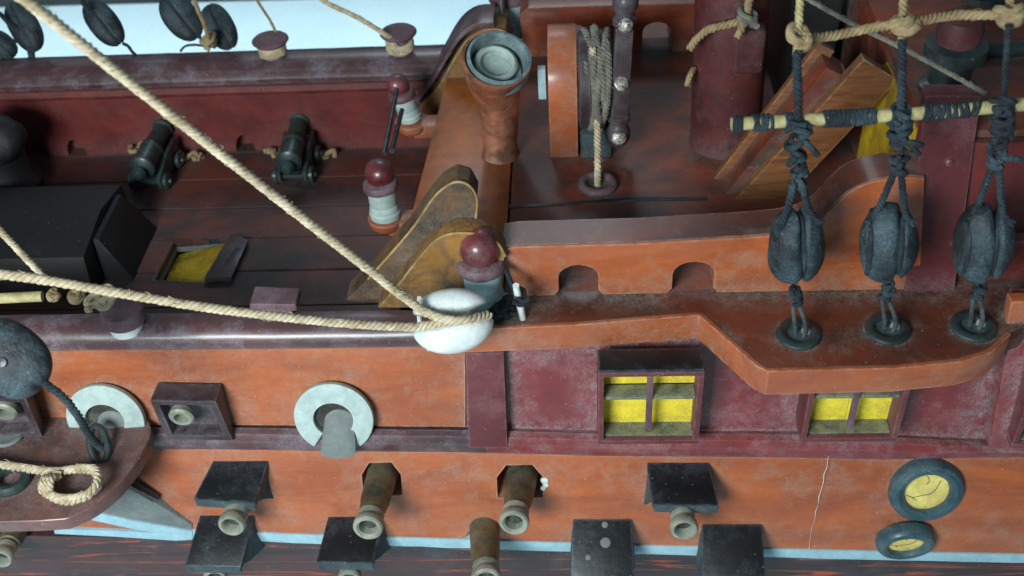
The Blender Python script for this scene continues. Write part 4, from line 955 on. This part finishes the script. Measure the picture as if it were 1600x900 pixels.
    single('knot', bm, ROPEOLD, ['tan knot on the left shroud at the top ratline', 'tan knot on the middle shroud at the top ratline', 'tan knot on the right shroud at the top ratline'][i], 'knot', 'knots on the top ratline', loc=M2)
    if i == 0: kk = []
    kk.append((K2, M2))
b0 = PY(1143, 193, -.95); bl = [b0]+[k[0]+Vector((0, .05, 0)) for k in kk]; e_ = (bl[-1]-bl[1]).normalized()
t = thing('batten', 'cream batten lashed across the three shrouds with black cord', 'batten', b0)
bm = nb(); P_ = [PY(1143, 194, -.95), PY(1250, 188, -.9), PY(1340, 183, -.88), PY(1450, 176, -.86), PY(1660, 158, -.8)]; tube(bm, smooth_path(P_, 5), .085, 14); obj('stick', bm, BATTEN, t)
for u0, u1 in ((.02, .05), (.10, .155), (.20, .235), (.36, .57), (.64, .65), (.74, .84)):
    bm = nb()
    for k in range(int((u1-u0)*170)+1):
        u = u0+(u1-u0)*k/max(1, int((u1-u0)*170)); L_ = smooth_path(P_, 25); c = L_[int(u*(len(L_)-1))]; torus(bm, c, .092, .024, (1, random.uniform(-.3, .3), random.uniform(-.3, .3)), 14, 6)
    obj('cord_wrapping', bm, ROPEBLK, t)
bm = nb(); rope(bm, [kk[0][1]+Vector((0, -.08, -.02)), PY(1300, 56, -.3), PY(1360, 44, -.3), kk[1][1]+Vector((0, -.08, 0)), PY(1490, 24, -.25), kk[2][1]+Vector((0, -.05, 0)), PY(1660, 10, -.2)], .06)
single('ratline', bm, ROPEOLD, 'tan ratline crossing the three shrouds near the top edge', 'rope', loc=kk[0][1])
bm = nb(); rope(bm, [PY(1255, -6, .6), PY(1330, 36, .55), PY(1420, 80, .4), PY(1540, 146, .0)], .034); single('rope', bm, ROPEGREY, 'speckled grey rope slanting down to the right shroud', 'rope', loc=PY(1540, 146, 0))

# ================================================================== AFT FITTINGS, dim behind the rigging
def bitt(p, k, lab):
    t = thing('bitt_post', lab, 'post', p, 'dim teal posts on the poop')
    M = Matrix.Translation(p) @ Matrix.Diagonal((k, k, k, 1))
    bm = nb(); lathe(bm, [(.42, 0), (.42, .1), (.3, .15), (.32, .55), (.45, .6), (.45, .78), (.3, .82)], M, 28); obj('post', bm, GREENBLK, t)
    bm = nb(); lathe(bm, [(.3, .8), (.34, 1.0), (.3, 1.2), (.1, 1.35), (.01, 1.36)], M, 24); obj('ball_top', bm, MASTRED, t)
bitt(PZ(1478, 140, 2.63), .95, 'dim teal post on the poop behind the ratline')
bitt(PZ(1540, 30, 2.63)+Vector((.2, .8, 0)), 1.0, 'far dim post at the top right')
bm = nb(); q = PZ(1585, 115, 2.63); tube(bm, [q+Vector((-1.0, .5, .1)), q+Vector((1.4, .6, .1))], .12, 14); single('spar', bm, GREENBLK, 'dark spar lying on the poop at the right edge', 'spar', loc=q)
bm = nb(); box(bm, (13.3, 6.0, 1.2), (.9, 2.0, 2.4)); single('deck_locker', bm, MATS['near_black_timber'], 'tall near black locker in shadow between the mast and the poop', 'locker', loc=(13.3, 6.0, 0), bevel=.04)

# ================================================================== FAR RIGGING (top left)
def farblock(px, py, L_, wd, ang, Y, lab, t_=22):
    c = PY(px, py, Y); a = rad(ang); v = (RT*math.cos(a)-UP*math.sin(a)).normalized(); ux = FW.cross(v).normalized(); uy = v.cross(ux)
    return block(c, wd, .24, L_, Matrix((ux, uy, v)).transposed(), BLOCKM, lab, gx=0, gd=.1, strap=[0.0], sr=.03, group='black blocks beyond the far rail')
farblock(162, 36, .56, .31, 52, 7.7, 'black block hanging alone beyond the far rail')
farblock(283, 27, .56, .36, 52, 7.9, 'left one of the two touching far blocks')
farblock(343, 42, .52, .31, 62, 7.7, 'right one of the two touching far blocks')
farblock(38, 42, .58, .31, 62, 7.7, 'far black block crossed by the thick rope')
farblock(2, 70, .36, .26, 40, 7.7, 'black block cut by the left edge')
for lab, pts, mt, r in (
    ('black cord hooking the lone far block to the rail', [(192, 68), (200, 72), (206, 80), (212, 86)], ROPEBLK, .035),
    ('black cord above the lone far block', [(128, -20), (130, 4), (140, 16)], ROPEBLK, .05),
    ('black loop of cord at the far left top', [(-20, 10), (0, 22), (12, 34), (30, 44)], ROPEBLK, .05),
    ('lower black loop of cord at the far left', [(-20, 50), (0, 60), (14, 66), (26, 64)], ROPEBLK, .05),
    ('black cord from the touching blocks to the rail', [(310, 55), (318, 66), (322, 76)], ROPEBLK, .04),
    ('thin dark cord arching on the far rail', [(282, 80), (290, 72), (305, 70), (318, 72)], ROPEBLK, .025)):
    bm = nb(); P_ = [PY(a, b, 7.5) for a, b in pts]; rope(bm, P_, r); single('cord', bm, mt, lab, 'cord', loc=P_[-1])
bm = nb(); tube(bm, smooth_path([PY(a, b, 7.65) for a, b in ((44, 72), (48, 80), (50, 92))], 3), .08, 8); single('cord', bm, ROPEBLK, 'thick black cord under the rope crossed far block', 'cord', loc=PY(50, 92, 7.65))
bm = nb(); lumps(bm, PY(326, 66, 7.0), (.17, .14, .12), 7, .05, 71); P_ = PY(326, 66, 7.0); single('knot', bm, ROPEOLD, 'frayed tan knot before the touching far blocks', 'knot', loc=P_)
for lab, pts, r, Y in (('thin tan rope rising from the frayed knot', [(296, -20), (308, 12), (320, 40), (326, 62)], .045, 7.0),
                    ('thin tan rope rising from the left far knob', [(390, -20), (405, 6), (422, 32), (431, 50)], .03, 7.2),
                    ('cream rope rising leftwards from the disc capped far knob', [(480, -20), (510, 4), (560, 28), (605, 56), (618, 68)], .052, 7.1)):
    bm = nb(); P_ = [PY(a, b, Y-.05*i) for i, (a, b) in enumerate(pts)]; rope(bm, P_, r); single('rope', bm, ROPEOLD if r < .05 else ROPE, lab, 'rope', loc=P_[-1])

# ================================================================== FORE CHANNEL FITTINGS (bottom left)
c = AT(14, 560, 14.0); v = (RT*.75-UP*.66).normalized(); uy = -FW; ux = uy.cross(v).normalized(); uy = v.cross(ux)
MBk = Matrix((ux, uy, v)).transposed()
block(c, .46, .26, .57, MBk, BLOCKM, 'large blurred dark block cut by the left edge', gx=0, gd=.06, hole=((.0, .26, .05), (0, 1, 0)))
bm = nb(); P_ = [AT(48, 580, 13.9), AT(75, 602, 14.0), AT(100, 622, 14.1), AT(122, 650, 14.3), AT(140, 680, 14.6), AT(158, 700, 14.9)]
rope(bm, P_, .055); single('rope', bm, ROPEBLK, 'black rope from the large dark block down to the iron eye', 'rope', loc=P_[-1])
ec = PZ(158, 703, -1.75)
bm = nb(); M = Matrix.Rotation(rad(20), 3, 'Z'); pts = [ec+Vector((0, 0, .12))+M @ Vector((.13*math.cos(a), .26*math.sin(a), .16*math.sin(a))) for a in [2*math.pi*k/24 for k in range(25)]]
tube(bm, pts, .06, 10, cap=False); single('iron_eye', bm, GREENBLK, 'dark iron eye standing on the fore channel', 'eye', loc=ec)
bm = nb(); P_ = [PZ(a, b, z) for a, b, z in ((-30, 722, -1.6), (30, 730, -1.6), (80, 737, -1.58), (120, 733, -1.55), (150, 738, -1.5), (152, 758, -1.5), (135, 774, -1.55), (105, 783, -1.6), (78, 774, -1.6), (66, 760, -1.62), (74, 746, -1.6), (92, 742, -1.5))]
rope(bm, P_, .07); rope(bm, [p+Vector((.02, -.03, .07))*1.0+Vector((0, .03*math.sin(i*2), 0)) for i, p in enumerate(P_[3:9])], .06)
for k in (0, 1, 2): 
    a = PZ(72+6*k, 758, -1.55); rope(bm, [a+Vector((0, .15, .0)), a+Vector((0, 0, .13)), a+Vector((0, -.16, .0))], .055)
single('rope_coil', bm, ROPE, 'coiled cream rope end lying on the fore channel', 'rope', loc=P_[4])
q = PZ(18, 752, -1.75)
bm = nb(); torus(bm, q+Vector((0, 0, .05)), .24, .09, (0, 0, 1), 32, 10); single('iron_ring', bm, GREENBLK, 'dark ring on the fore channel left of the rope coil', 'ring', loc=q)
bm = nb(); lathe(bm, [(.22, 0), (.26, .05), (.24, .10), (.15, .08), (.01, .06)], axis(PZ(14, 683, -1.75), (0, 0, 1)), 26); single('channel_boss', bm, DULLGREY, 'dusty round boss near the left end of the fore channel', 'boss', loc=PZ(14, 683, -1.75))
